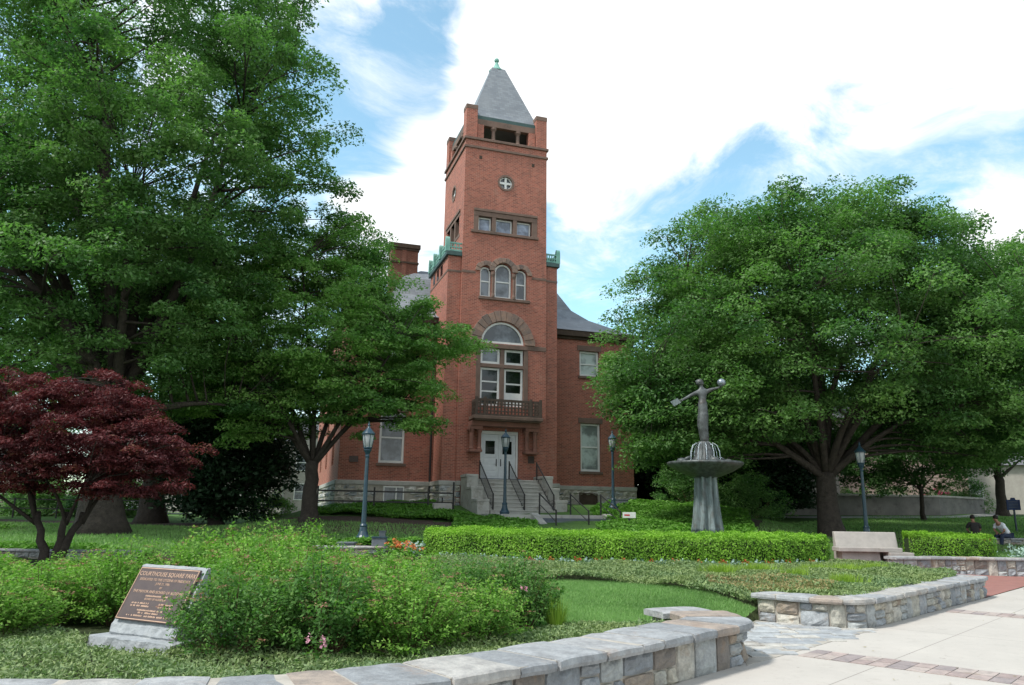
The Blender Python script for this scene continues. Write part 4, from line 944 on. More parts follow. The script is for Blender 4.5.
for k in range(4):
    q = rad(8+90*k); c0 = (math.cos(q)*.78, math.sin(q)*.78)
    m_ = MB(); m_.lathe([(.01, 3.33), (.14, 3.34), (.17, 3.38), (.12, 3.46), (.02, 3.49)], 12, c0); m_.tube([(c0[0]*.9, c0[1]*.9, 3.42), (c0[0]*.72, c0[1]*.72, 3.50), (c0[0]*.62, c0[1]*.62, 3.53)], [.05, .045, .035], 8)
    for s_ in (-1, 1):
        for f_ in (-.1, .1):
            m_.tube([(c0[0]+f_*math.cos(q)-s_*.08*math.sin(q), c0[1]+f_*math.sin(q)+s_*.08*math.cos(q), 3.37), (c0[0]+f_*1.6*math.cos(q)-s_*.2*math.sin(q), c0[1]+f_*1.6*math.sin(q)+s_*.2*math.cos(q), 3.34)], [.03, .045], 6)
    m_.build('turtle_spout', 'statue_bronze', ft_, smooth=True)
zf = 4.0
vs = [(0, 0, zf+1.08), (.0, 0, zf+1.28), (.0, .01, zf+1.46), (.0, .01, zf+1.62), (0, 0, zf+1.72),
      (.0, -.01, zf+.86), (-.03, -.01, zf+.6), (-.0, 0, zf+.28), (.02, 0, zf+.05),
      (-.13, .01, zf+1.57), (-.29, -.01, zf+1.50), (-.45, -.02, zf+1.40), (-.60, -.03, zf+1.32),
      (.14, 0, zf+1.60), (.26, -.02, zf+1.66), (.34, -.05, zf+1.68), (.47, -.06, zf+1.72),
      (-.045, 0, zf+1.79), (-.05, -.01, zf+1.90), (.02, -.09, zf+.01), (-.01, .0, zf+1.83)]
es = [(0, 1), (1, 2), (2, 3), (3, 4), (0, 5), (5, 6), (6, 7), (7, 8), (3, 9), (9, 10), (10, 11), (11, 12), (3, 13), (13, 14), (14, 15), (15, 16), (4, 17), (17, 20), (20, 18), (8, 19)]
rs = [.15, .115, .125, .125, .062, .17, .175, .145, .15, .075, .058, .046, .034, .075, .058, .046, .034, .062, .085, .06, .105]
hand(vs, es, rs, 12, vs[12], (-.9, 0, -.35), (0, -1, 0), .15); hand(vs, es, rs, 16, vs[16], (.9, -.1, .35), (0, 0, 1), .15, .1)
rs = [((r_ if isinstance(r_, tuple) else (r_, r_))) for r_ in rs]
fig = meshobj('figure', skin_mesh(vs, es, rs, 0), 'statue_bronze', ft_)
m_ = MB(); m_.lathe([(.02, zf+1.78), (.085, zf+1.80), (.115, zf+1.86), (.11, zf+1.93), (.075, zf+1.98), (.02, zf+2.0)], 14, (-.055, .02)); m_.tube([(-.1, .04, zf+1.93), (-.17, .07, zf+1.92)], [.06, .03], 8); m_.build('hair', 'statue_bronze', fig, smooth=True); fig.scale = (1.12, 1.12, 1.045); fig.location.z = -4.0*.045
m_ = MB(); m_.tube([(-.075, -.09, zf+1.885), (-.085, -.125, zf+1.865)], [.015, .02], 6); m_.tube([(-.1, -.105, zf+1.835), (-.06, -.108, zf+1.835)], [.01, .01], 5)
for q in (-.115, -.055): m_.tube([(q, -.085, zf+1.90), (q+.02, -.09, zf+1.90)], [.012, .012], 5)
m_.build('face', 'statue_bronze', fig)
m_ = MB(); tfm = lambda x, y, z: (-.78+x*.8-z*.55, -.04+y, zf+1.24+z*.8+x*.45); m_.box(-.15, .11, -.03, .03, -.08, .10, tfm); m_.build('book', 'pedestal_bronze', fig)
sph = bmesh.new(); bmesh.ops.create_uvsphere(sph, u_segments=18, v_segments=12, radius=.125); me = bpy.data.meshes.new('globe'); sph.to_mesh(me); sph.free(); bl_ = meshobj('ball', me, 'silver_ball', fig); bl_.location = (.60, -.07, zf+1.88); me.polygons.foreach_set('use_smooth', [True]*len(me.polygons))
for o_ in (bl_,): o_.location = (.56, -.08, zf+1.88)
for o_ in kids(fig): pass

# ------------------------------------------------------------------ plaque monument
mon = thing('plaque_monument', 'rough granite block with a sloping bronze dedication plaque among the shrubs', 'monument', (-3.44, 8.1, .22), rad(-28))
# local frame: +x to the right along the plaque, -y towards the viewer
m_ = MB(); n1 = 9
def rough_block(m_, x0, x1, prof_, amp=.012, n=9):
    """profile in y,z swept along x with roughness"""
    vs = []; k = len(prof_)
    for i in range(n+1):
        for y, z in prof_: vs.append((x0+(x1-x0)*i/n + random.uniform(-amp, amp)*(1 if i in (0, n) else .3), y+random.uniform(-amp, amp), z+random.uniform(-amp, amp)*.6))
    m_.add(vs, [(i*k+j, i*k+(j+1) % k, (i+1)*k+(j+1) % k, (i+1)*k+j) for i in range(n) for j in range(k)] + [tuple(range(k)), tuple(range(n*k, n*k+k))])
rough_block(m_, -.55, .60, [(-.40, -.1), (-.41, .05), (-.39, .175), (-.2, .18), (.2, .18), (.4, .17), (.42, -.1)], .013, 12); m_.build('footing', 'granite_rough', mon)
m_ = MB(); rough_block(m_, -.485, .47, [(-.21, .13), (-.24, .2), (-.215, .27)] + [(-.20+.27*q, .29+.53*q) for q in (0, .2, .4, .6, .8, 1)] + [(.11, .83), (.14, .5), (.17, .13)], .007, 12); m_.build('stone', 'granite_rough', mon)
# plaque plane
ty = Vector((0, .27, .53)).normalized(); nn_ = Vector((0, -.53, .27)).normalized(); tx = Vector((1, 0, 0)); org = Vector((0, -.20, .29)) + nn_*.018
def pl(x, y, d=0): p = org + tx*x + ty*y + nn_*d; return tuple(p)
LY = .565
m_ = MB()
def pbox(m_, x0, x1, y0, y1, d0, d1):
    m_.add([pl(x, y, d) for d in (d0, d1) for y in (y0, y1) for x in (x0, x1)], [(0, 2, 3, 1), (4, 5, 7, 6), (0, 1, 5, 4), (2, 6, 7, 3), (0, 4, 6, 2), (1, 3, 7, 5)])
pbox(m_, -.44, .44, .02, LY, 0, .02); pq = m_.build('plaque', 'bronze_plaque', mon, bevel=.003)
m_ = MB(); 
for a in ((-.432, .432, .028, .036), (-.432, .432, LY-.016, LY-.008), (-.432, -.424, .036, LY-.016), (.424, .432, .036, LY-.016)): pbox(m_, *a, .02, .024)
m_.build('border', 'bronze_letters', pq)
def text_mesh(txt, size, name, parent, mat, place, align='CENTER', ext=.0012):
    c = bpy.data.curves.new(name, 'FONT'); c.body = txt; c.size = size; c.align_x = align; c.extrude = ext; c.resolution_u = 2; c.offset = -size*.002
    o = bpy.data.objects.new(name, c); COL.objects.link(o); dg = bpy.context.evaluated_depsgraph_get(); dg.update(); me = bpy.data.meshes.new_from_object(o.evaluated_get(dg)); bpy.data.objects.remove(o)
    for v in me.vertices: v.co = place(v.co.x, v.co.y, v.co.z)
    return meshobj(name, me, mat, parent)
for txt, s_, yy_, xx_ in (('COURTHOUSE SQUARE PARK', .062, .475, 0), ('DEDICATED TO THE CITIZENS OF FREDERICK', .036, .425, 0), ('JUNE 21, 1986', .034, .385, 0), ('BY', .03, .345, 0), ('THE MAYOR AND BOARD OF ALDERMEN', .041, .298, 0), ('BOARD OF ALDERMEN', .03, .228, 0)):
    text_mesh(txt, s_, 'inscription', pq, 'bronze_letters', lambda x, y, z, yy_=yy_, xx_=xx_: pl(x+xx_, y+yy_, .021+z))
m_ = MB()      # lines of lettering too small to read
for yy_, x0, x1 in ((.262, -.16, .16), (.185, -.31, -.06), (.158, -.31, -.04), (.185, .09, .31), (.158, .09, .30), (.118, -.18, .18), (.092, -.15, .15), (.062, -.3, .3)):
    x = x0
    while x < x1:
        wd_ = random.uniform(.006, .014)
        if random.random() > .16: pbox(m_, x, x+wd_, yy_, yy_+random.uniform(.012, .017), .0202, .022)
        x += wd_+.005
m_.build('small_lettering', 'bronze_letters', pq)

# ------------------------------------------------------------------ stone bench
bn = thing('stone_bench', 'pale stone bench with a high back at the end of the clipped hedge', 'bench', (11.75, 26.2, .25), rad(-4))
m_ = MB(); m_.box(-1.05, .95, -.62, .05, .36, .50); m_.build('seat', 'bench_stone', bn, bevel=.02)
m_ = MB(); m_.prism([(-.5, 0), (-.42, .36), (0, .36), (0, 0)], -.9, .3, 'x'); m_.build('base', 'bench_stone', bn, bevel=.02)
m_ = MB(); m_.prism([(0.052, 0), (.052, .45), (.2, .98), (.38, .98), (.38, 0)], -.9, 1.1, 'x'); m_.build('backrest', 'bench_stone', bn, bevel=.03)
m_ = MB(); m_.box(.5, 1.25, -.75, -.10, 0, .36); m_.build('end_block', 'bench_stone', bn, bevel=.02)

# ------------------------------------------------------------------ signs
def place_on(x, y): return (x, y, h(x, y))
sg_ = thing('park_sign', 'small white sign with red lettering on a black post behind the hedge', 'sign', (4.63, 30.5, 1.15), rad(8))
m_ = MB(); m_.box(-.03, .03, -.03, .03, -.1, .5); m_.build('post', 'iron', sg_)
m_ = MB(); m_.box(-.26, .26, -.035, -.01, .42, .64); m_.build('board', 'white_paint', sg_, bevel=.004)
m_ = MB(); m_.box(-.2, .02, -.04, -.035, .5, .56); m_.build('lettering', 'red_print', sg_)
sg_ = thing('marker_sign', 'navy blue historic marker on a post on the right lawn', 'sign', (24.75, 38.5, h(24.75, 38.5)), rad(-15))
m_ = MB(); m_.tube([(0, 0, -.1), (0, 0, 1.0)], .05, 10); m_.build('post', 'navy_paint', sg_)
m_ = MB(); m_.box(-.3, .3, -.03, .03, 1.0, 1.5); m_.prism([(-.12, 1.5), (.12, 1.5), (.08, 1.6), (-.08, 1.6)], -.028, .028); m_.build('board', 'navy_dark', sg_, bevel=.01)
m_ = MB()
for z in (1.4, 1.33, 1.26, 1.19, 1.12): m_.box(-.22, .2, -.034, -.03, z, z+.02)
m_.build('lettering', 'bluestone', sg_)
x_, y_ = 5.35, 37.6
p_ = thing('utility_box', 'grey utility box at the right corner of the courthouse wall', 'utility box', (x_, y_, h(x_, y_))); m_ = MB(); m_.box(-.3, .3, -.2, .2, 0, .42); m_.build('cabinet', 'bluestone', p_, bevel=.02); m_ = MB(); m_.box(-.32, .32, -.22, .22, .42, .46); m_.build('lid', 'bluestone', p_)

# ------------------------------------------------------------------ seated people on a low wall at the right
lw = stone_wall('low_seat_wall', 'low dark stone wall on the right lawn where two people sit', [(17.2, 31.9), (19, 31.6), (24, 31.4), (30, 31.6)], h(20, 31)-.05, .36, capw=.45, thick=.34, capt=.07)
SZ = h(20, 31)+.31
def seated(loc, rz, label, shirt, lean=.25, cap=None):
    r_ = thing('person', label, 'person', loc, rz)
    V_ = lambda *a: a
    vs = [(0, 0, .09), (0, -.02-lean*.15, .25), (0, -.04-lean*.5, .42), (0, -.05-lean*.75, .54), (0, -.07-lean*.9, .61),
          (0, -.10-lean, .68), (0, -.11-lean, .78)]
    es = [(0, 1), (1, 2), (2, 3), (3, 4), (4, 5), (5, 6)]; rs = [(.15, .12), (.14, .11), (.16, .11), (.13, .09), .05, .072, .075]
    def add(p, r_, par): vs.append(p); rs.append(r_); es.append((par, len(vs)-1)); return len(vs)-1
    for s_ in (-1, 1):
        k = add((s_*.10, -.05, .07), .10, 0); k = add((s_*.13, -.44, .08), .072, k); k = add((s_*.13, -.50, -.2), .05, k); k = add((s_*.13, -.47, -.36), .04, k); add((s_*.14, -.62, -.38), .04, k)
        k = add((s_*.18, -.05-lean*.72, .52), .055, 3); k = add((s_*.24, -.14-lean*.6, .30), .042, k); k = add((s_*.13, -.36, .2), .03, k); hand(vs, es, rs, k, vs[k], (-s_*.4, -.7, -.2), (0, 0, 1), .16, .6)
    bd = meshobj('body', skin_mesh(vs, es, [((q if isinstance(q, tuple) else (q, q))) for q in rs], 0), 'skin', r_)
    hp = Vector((0, -.11-lean, .76))
    m_ = MB(); m_.lathe([(.02, hp.z-.03), (.088, hp.z-.02), (.1, hp.z+.04), (.085, hp.z+.1), (.03, hp.z+.13)], 12, (hp.x, hp.y+.02)); m_.build('hair', 'hair', bd, smooth=True)
    m_ = MB(); m_.tube([(0, hp.y-.085, hp.z-.02), (0, hp.y-.11, hp.z-.04)], [.012, .016], 6); m_.build('nose', 'skin', bd)
    # clothes as slightly larger skins
    sv = [(0, .005, .06), (0, -.02-lean*.15, .25), (0, -.04-lean*.5, .42), (0, -.05-lean*.72, .535)]; se = [(0, 1), (1, 2), (2, 3)]; sr = [(.18, .15), (.165, .135), (.185, .13), (.12, .10)]
    for s_ in (-1, 1):
        sv += [(s_*.19, -.05-lean*.72, .52), (s_*.245, -.12-lean*.62, .34)]; sr += [.075, .065]; se += [(3, len(sv)-2), (len(sv)-2, len(sv)-1)]
    meshobj('shirt', skin_mesh(sv, se, [((q if isinstance(q, tuple) else (q, q))) for q in sr], 0), shirt, bd)
    for s_ in (-1, 1): pass
    sv = [(0, 0, .07)]; se = []; sr = [(.17, .13)]
    for s_ in (-1, 1):
        k = len(sv); sv += [(s_*.11, -.05, .075), (s_*.135, -.45, .085), (s_*.13, -.50, -.2), (s_*.13, -.48, -.33)]; sr += [.115, .085, .07, .062]; se += [(0, k), (k, k+1), (k+1, k+2), (k+2, k+3)]
    meshobj('trousers', skin_mesh(sv, se, [((q if isinstance(q, tuple) else (q, q))) for q in sr], 0), 'cloth_navy', bd)
    return r_
seated((18.75, 31.75, SZ), rad(165), 'person in dark clothing seated on the low wall, back turned', 'cloth_dark', .12)
seated((20.0, 31.7, SZ), rad(-75), 'person in a white shirt leaning forward on the low wall', 'cloth_white', .42)

# ------------------------------------------------------------------ foliage
def clump_leaves(C_, rad_, flat, per, size, R, droop=.25, aspect=.5, tone=None):
    """leaves in flattened sprays round clump centres C_"""
    n = len(C_); k = per; P = R.normal(size=(n, k, 3)); P /= np.linalg.norm(P, axis=2, keepdims=True)
    rr = R.uniform(.25, 1, (n, k, 1))**.6; P *= rr
    P[:, :, 2] *= flat; P[:, :, 2] -= droop*(P[:, :, 0]**2+P[:, :, 1]**2)
    Q = C_[:, None, :] + P*rad_[:, None, None]
    Nn = np.array([0, 0, 1.]) + R.normal(size=(n, k, 3))*.55 + P*.5
    V = leaves(Q.reshape(-1, 3), Nn.reshape(-1, 3), size, aspect, R)
    base = R.uniform(0, 1, (n, 1)) if tone is None else tone[:, None]
    r_ = np.clip(base*.7+R.uniform(-.25, .35, (n, k))+.1, 0, 1).ravel(); return V, r_
def limb(m_, a, b, ra_, rb, R, n=6, sag=.0, wig=.12, seg=7):
    a = np.array(a, float); b = np.array(b, float); L_ = np.linalg.norm(b-a); pts = []; rs = []
    o1 = R.normal(size=3)*L_*wig
    for i in range(n+1):
        q = i/n; p = a*(1-q)+b*q + o1*math.sin(math.pi*q)*.6; p[2] += sag*L_*math.sin(math.pi*q)
        pts.append(tuple(p)); rs.append(ra_*(1-q)+rb*q)
    m_.tube(pts, rs, seg); return pts, rs
def tree(name, label, cat, loc, trunk, lobes, nclump, per, leaf, clr, flat, mats, seed, fork, nlimb=9, group=None, shell=.55, lean=(0, 0), zmin=None, multi=None, droop=.25, aspect=.5, thin=None):
    """lobes: (dx, dy, z, rx, ry, rz) ellipsoids relative to the base; clumps fill their outer shell"""
    R = np.random.default_rng(seed); root = thing(name, label, cat, loc, group=group)
    L_ = np.array(lobes, float); wv = (L_[:, 3]*L_[:, 4]+L_[:, 4]*L_[:, 5]+L_[:, 3]*L_[:, 5]); wv /= wv.sum()
    Cs = []
    while len(Cs) < nclump:
        l_ = L_[R.choice(len(L_), p=wv)]; d = R.normal(size=3); d /= np.linalg.norm(d)
        # lumpy outline
        lump = 1+.10*math.sin(d[0]*5+seed)*math.cos(d[1]*4+d[2]*6+seed*2)+.07*math.sin(d[2]*11+d[0]*7)
        p = l_[:3]+d*l_[3:6]*lump*(R.uniform(shell, 1)**.7)
        if zmin is not None and p[2] < zmin(p) : continue
        q = ((p-L_[:, :3])/L_[:, 3:6]); 
        if (np.linalg.norm(q, axis=1) < shell*.9).any(): 
            if R.random() < .75: continue
        if thin is not None and thin(p, R): continue
        Cs.append(p)
    Cs = np.array(Cs); rr = R.uniform(clr[0], clr[1], len(Cs))
    V, r_ = clump_leaves(Cs, rr, flat, per, leaf, R, droop, aspect)
    m_ = MB(); f_ = np.array([lean[0], lean[1], fork]); tr_ = trunk
    stems = multi or [(0, 0)]
    tops = []
    for sx, sy in stems:
        t1 = np.array([lean[0]+sx, lean[1]+sy, fork]); pts = []; rs = []
        for i in range(8):
            q = i/7; p = t1*q + np.array([sx*.0, sy*.0, 0]); p[2] = -.25+(fork+.25)*q
            fl_ = 1.0+ .75*math.exp(-q*7); pts.append((p[0]+.03*R.normal(), p[1]+.03*R.normal(), p[2])); rs.append(tr_*fl_*(1-(.22 if not multi else .55)*q))
        m_.tube(pts, rs, 14); tops.append((t1, rs[-1]))
    # limbs to spread targets
    tg = []; cand = Cs[R.permutation(len(Cs))]
    for c in cand:
        if len(tg) >= nlimb: break
        if all(np.linalg.norm((c-t_)*np.array([1, 1, .6])) > np.mean(L_[:, 3])*.62 for t_ in tg): tg.append(c)
    LP = []
    for c in tg:
        t1, r1 = min(tops, key=lambda t_: np.linalg.norm(t_[0][:2]-c[:2]))
        mid = t1*.45+c*.55; mid[2] = t1[2]+(c[2]-t1[2])*(.62 if seed != 3 else .74); d_ = c-t1
        a, ra_ = limb(m_, t1-np.array([0, 0, .25]), t1+(mid-t1)*.97, r1*(.46 if not multi else .85), r1*(.22 if not multi else .4), R, 6, .04, .05, 9)
        b_, rb_ = limb(m_, a[-1], c, r1*(.22 if not multi else .4), .03 if not multi else .012, R, 6, .03, .08, 7)
        for p, q in list(zip(a, rs and ra_))[2:] + list(zip(b_, rb_)): LP.append((*p, q))
    LP = np.array(LP)
    for c in Cs[R.permutation(len(Cs))[:int(len(Cs)*(.55 if not multi else .22))]]:
        dd = np.linalg.norm(LP[:, :3]-c, axis=1); k = np.argmin(dd + np.maximum(0, LP[:, 2]-c[2])*1.5)
        if dd[k] > .5: limb(m_, LP[k, :3], c, min(LP[k, 3]*.6, .07), .012, R, 4, .05, .06, 5)
    m_.build('trunk', mats[1], root, smooth=True)
    fastmesh('crown', V, 4, mats[0], root, r_); return root
# spreading tree on the right
tree('spreading_tree', 'broad vase shaped green tree with many upright limbs, right of the fountain', 'tree', (13.1, 32.2, h(13.1, 32.2)), .47,
     [(0, 0, 8.0, 9.0, 7.5, 5.0), (-2.2, 0, 10.4, 5.8, 6, 4.6), (3.0, 1, 10.8, 6.4, 6, 4.6), (-5.6, -.5, 6.4, 3.9, 4, 2.9), (6.2, -1, 6.8, 4.8, 4.5, 3.4), (-6.2, -1.0, 4.4, 3.0, 3.5, 1.9), (7, 0, 10, 4.5, 4, 3), (5.5, -1.5, 4.6, 3.6, 3.6, 1.6), (0, 1.5, 5.4, 6.5, 3.5, 1.8), (-7.0, -.5, 6.6, 2.6, 3, 2.2), (0.3, -.5, 11.2, 7.0, 5.5, 3.6)],
     1700, 310, .135, (.65, 1.2), .42, ('leaf_zelkova', 'bark_gray'), 3, 2.6, 17, zmin=lambda p: (2.2 if np.hypot(p[0], p[1]) > 4.5 else 3.6), shell=.45, droop=.35, thin=lambda p, R: (abs(p[0]) < 2.6 and p[1] < .8 and p[2] < 5.6 and R.random() < .6))
# giant tree at the upper left
tree('giant_tree', 'towering green tree with huge trunk filling the upper left', 'tree', (-14.3, 27.6, h(-14.3, 27.6)), .66,
     [(-.8, 0, 15.5, 8.3, 7.0, 7.6), (1.1, -.5, 12.8, 6.5, 5.6, 4.6), (-4.5, 0, 11, 7, 6, 5.5), (-.9, 0, 21, 6.9, 6, 5.5), (-8, 1, 17, 7, 6, 7), (.3, -1.5, 8.4, 5.2, 4.3, 3.2), (1.6, 1.5, 6.6, 4.5, 3, 2.2)],
     1500, 310, .14, (.55, 1.1), .42, ('leaf_big', 'bark_gray'), 8, 4.6, 15, zmin=lambda p: 4.4, shell=.5, droop=.2)
# mid tree between the giant and the tower
tree('layered_tree', 'fresh green tree with layered branches reaching toward the courthouse tower', 'tree', (-7.9, 31.0, h(-7.9, 31)), .31,
     [(0.0, 0, 7.4, 4.9, 4.4, 3.5), (2.0, -.5, 6.4, 3.6, 3.4, 2.2), (-1.8, 0, 7.9, 4.6, 4.2, 3.8), (1.0, 0, 11.4, 1.7, 1.8, 1.5), (.2, 0, 10.2, 2.6, 2.4, 1.6), (4.9, -.3, 7.3, 1.9, 1.6, .8), (3.0, -1.2, 4.7, 2.7, 2.2, 1.6), (3.0, -.4, 8.6, 1.7, 1.6, 1.0), (-2.6, -.5, 5.0, 3.2, 2.6, 2.0)],
     860, 250, .125, (.5, .95), .28, ('leaf_mid', 'bark_dark'), 21, 2.4, 10, zmin=lambda p: 2.6, shell=.45, droop=.3)
# red japanese maple
tree('red_maple', 'dark red japanese maple with layered crown on several thin stems, at the left', 'tree', (-9.75, 17.0, h(-9.75, 17)), .12,
     [(-.3, 0, 2.95, 2.6, 2.2, 1.25), (1.1, -.2, 2.6, 1.8, 1.6, .85), (-1.4, 0, 3.45, 1.5, 1.5, 1.0), (.4, 0, 3.5, 1.3, 1.3, .8), (-2.4, 0, 2.8, 1.6, 1.5, 1.4), (1.7, -.2, 2.0, 1.4, 1.3, .6), (-1.2, -.6, 2.1, 2.2, 1.2, .6)],
     700, 210, .075, (.22, .42), .22, ('leaf_red', 'bark_dark'), 5, 1.15, 9, zmin=lambda p: 1.35, shell=.35, multi=[(-.5, .1), (.22, .0), (.45, .2)], droop=.4, aspect=.35)
# dark conifer mass and other background trees
def simple_tree(name, label, loc, sc, mats, seed, cat='tree', group=None, per=120, ncl=260, leaf=.22, flat=.5, lobes=None, fork=None, trunk=.3, clr=(.8, 1.5), zlo=1.2):
    lobes = lobes or [(0, 0, 6.5, 3.8, 3.8, 3.6), (1.2, 0, 8.5, 2.6, 2.6, 2.4), (-1.4, .3, 5.4, 3.0, 3, 2.6)]
    lobes = [tuple(v*sc for v in l_) for l_ in lobes]
    return tree(name, label, cat, (*loc, h(*loc)), trunk*sc, lobes, ncl, per, leaf, clr, flat, mats, seed, (fork or 2.4)*sc, 6, group=group, zmin=lambda p: zlo*sc, shell=.45)
GB = 'background trees round the square'
simple_tree('dark_evergreen', 'very dark dense evergreen standing behind between the giant tree and layered tree', (-13.2, 35.5), 1.0, ('leaf_conifer', 'bark_dark'), 31, lobes=[(0, 0, 3.2, 3.0, 2.6, 2.9), (.3, 0, 5.8, 2.5, 2.4, 2.4)], zlo=.15, per=220, fork=1.5, group=GB)
simple_tree('shade_tree', 'shaded green tree with straight trunk behind the giant tree', (-16.6, 36.5), 1.25, ('leaf_big', 'bark_dark'), 32, trunk=.42, zlo=4.0, fork=3.4, group=GB)
simple_tree('shade_tree', 'tall shaded tree at the left edge behind the red maple', (-25.5, 36), 1.5, ('leaf_big', 'bark_dark'), 33, zlo=2.2, group=GB)
simple_tree('shade_tree', 'far left street tree seen under the red maple', (-33, 55), 1.6, ('leaf_big', 'bark_dark'), 34, zlo=1.6, group=GB)
simple_tree('shade_tree', 'dense tree beside the right corner of the courthouse behind the fountain', (11.2, 43.5), 1.15, ('leaf_big', 'bark_dark'), 35, zlo=.4, lobes=[(0, 0, 4.5, 4.2, 3.8, 4.2), (0, 0, 7.5, 3.2, 3, 3)], group=GB)
simple_tree('shade_tree', 'background tree with light green leaves at the right edge, behind the blue marker', (30.8, 49), 1.05, ('leaf_far', 'bark_dark'), 36, zlo=1.9, group=GB)
simple_tree('shade_tree', 'tall dark green tree at the right frame edge beside the spreading tree', (25.5, 37.5), 1.35, ('leaf_zelkova', 'bark_dark'), 37, zlo=3.6, ncl=330, per=170, leaf=.2, group=GB)
simple_tree('shade_tree', 'distant tree glimpsed past the spreading tree trunk', (24, 64), 1.4, ('leaf_far', 'bark_dark'), 38, zlo=1.2, group=GB)
simple_tree('shade_tree', 'distant tree left of the spreading trunk near the grey house', (16.8, 57), 1.2, ('leaf_far', 'bark_dark'), 39, zlo=.8, group=GB)
simple_tree('dark_evergreen', 'dark evergreen right behind the courthouse corner, left of the fountain', (10.2, 47.5), 1.1, ('leaf_conifer', 'bark_dark'), 51, lobes=[(0, 0, 3.4, 3.6, 3, 3.3), (.3, 0, 6.4, 3, 2.8, 3)], zlo=.1, per=220, fork=1.5, group=GB)
simple_tree('dark_evergreen', 'dark evergreen between the fountain and the grey house', (14.6, 45), 1.0, ('leaf_conifer', 'bark_dark'), 52, lobes=[(0, 0, 3.2, 3.4, 3, 3.0), (.3, 0, 6, 3, 2.8, 3)], zlo=.1, per=220, fork=1.5, group=GB)
simple_tree('shade_tree', 'small tree with drooping boughs before the rose coloured stone building', (23.4, 44.5), .82, ('leaf_far', 'bark_dark'), 55, zlo=1.7, per=190, ncl=300, clr=(.5, 1.0), leaf=.16, lobes=[(0, 0, 4.8, 4.6, 3.8, 3.0), (2.2, 0, 6.4, 3.6, 3.4, 2.8), (-3.2, .3, 4.6, 3.2, 3, 2.4)], trunk=.16, group=GB)
simple_tree('dark_evergreen', 'dark evergreen farther back, just visible past the courthouse corner', (8.9, 49.5), 1.0, ('leaf_conifer', 'bark_dark'), 53, lobes=[(0, 0, 2.2, 2.9, 2.4, 2.3), (.3, 0, 5.0, 2.6, 2.4, 2.8)], zlo=-.1, per=260, ncl=300, fork=1.0, group=GB)
# round shrubs in the background
def bush(name, label, loc, r_, hgt, mat, seed, cat='shrub', group=None, per=90, leaf=.1, blossom=None):
    R = np.random.default_rng(seed); z0 = h(*loc); root = thing(name, label, cat, (*loc, z0), group=group)
    n = int(60*max(r_, .6)); d = R.normal(size=(n, 3)); d /= np.linalg.norm(d, axis=1, keepdims=True); d[:, 2] = abs(d[:, 2])
    C_ = d*np.array([r_, r_*.8, hgt])*R.uniform(.6, 1, (n, 1)); C_[:, 2] += .05
    V, q = clump_leaves(C_, R.uniform(.2, .38, n)*max(r_, .6)**.5, .6, per, leaf, R, .1); fastmesh('foliage', V, 4, mat, root, q)
    m_ = MB()
    for k in range(6): p = C_[k]*.8; m_.tube([(p[0]*.1, p[1]*.1, -.1), (p[0]*.6, p[1]*.6, p[2]*.6), tuple(p)], [.03, .02, .01], 5)
    m_.build('stems', 'stem_brown', root)
    if blossom:
        V, q = clump_leaves(C_[:n//2]*1.08, np.full(n//2, .22), .5, 40, leaf*1.1, R, .1); fastmesh('blossom', V, 4, blossom, root, q)
    return root
GS = 'shrubs along the far wall'
bush('azalea', 'azalea shrub covered in magenta pink flowers above the far wall', (28.3, 51.5), 1.5, 1.6, 'leaf_far', 41, group=GS, blossom='petal_azalea')
bush('shrub', 'leafy green shrub left of the pink azalea above the far wall', (25.2, 51.5), 1.6, 1.8, 'leaf_far', 42, group=GS)
bush('shrub', 'tall green shrub right of the pink azalea', (30.6, 52.5), 1.7, 2.6, 'leaf_zelkova', 43, group=GS)
bush('shrub', 'green shrub near the dark lamp post above the far wall', (22.6, 51.2), 1.4, 1.7, 'leaf_cover', 44, group=GS)
bush('shrub', 'dark shrub against the courthouse right corner', (9.2, 40.0), 2.0, 2.6, 'leaf_big', 45)
bush('shrub', 'second dark shrub from the courthouse corner behind the fountain', (12.2, 39.5), 2.0, 2.2, 'leaf_big', 46)
bush('shrub', 'bright green shrub lit between the dark evergreen and the layered tree trunk', (-11.7, 38.5), 1.2, 1.5, 'leaf_cover', 47)
for k, (a, b_, lb) in enumerate(((-31, 42, 'dark shrub at the far left edge under the trees'), (-26, 44, 'dark shrub behind the maple stems'), (-21.5, 43, 'dark shrub left of the giant trunk far behind'))): bush('shrub', lb, (a, b_), 2.6, 2.2, 'leaf_big', 60+k, group='dark shrubs at the left', leaf=.16)

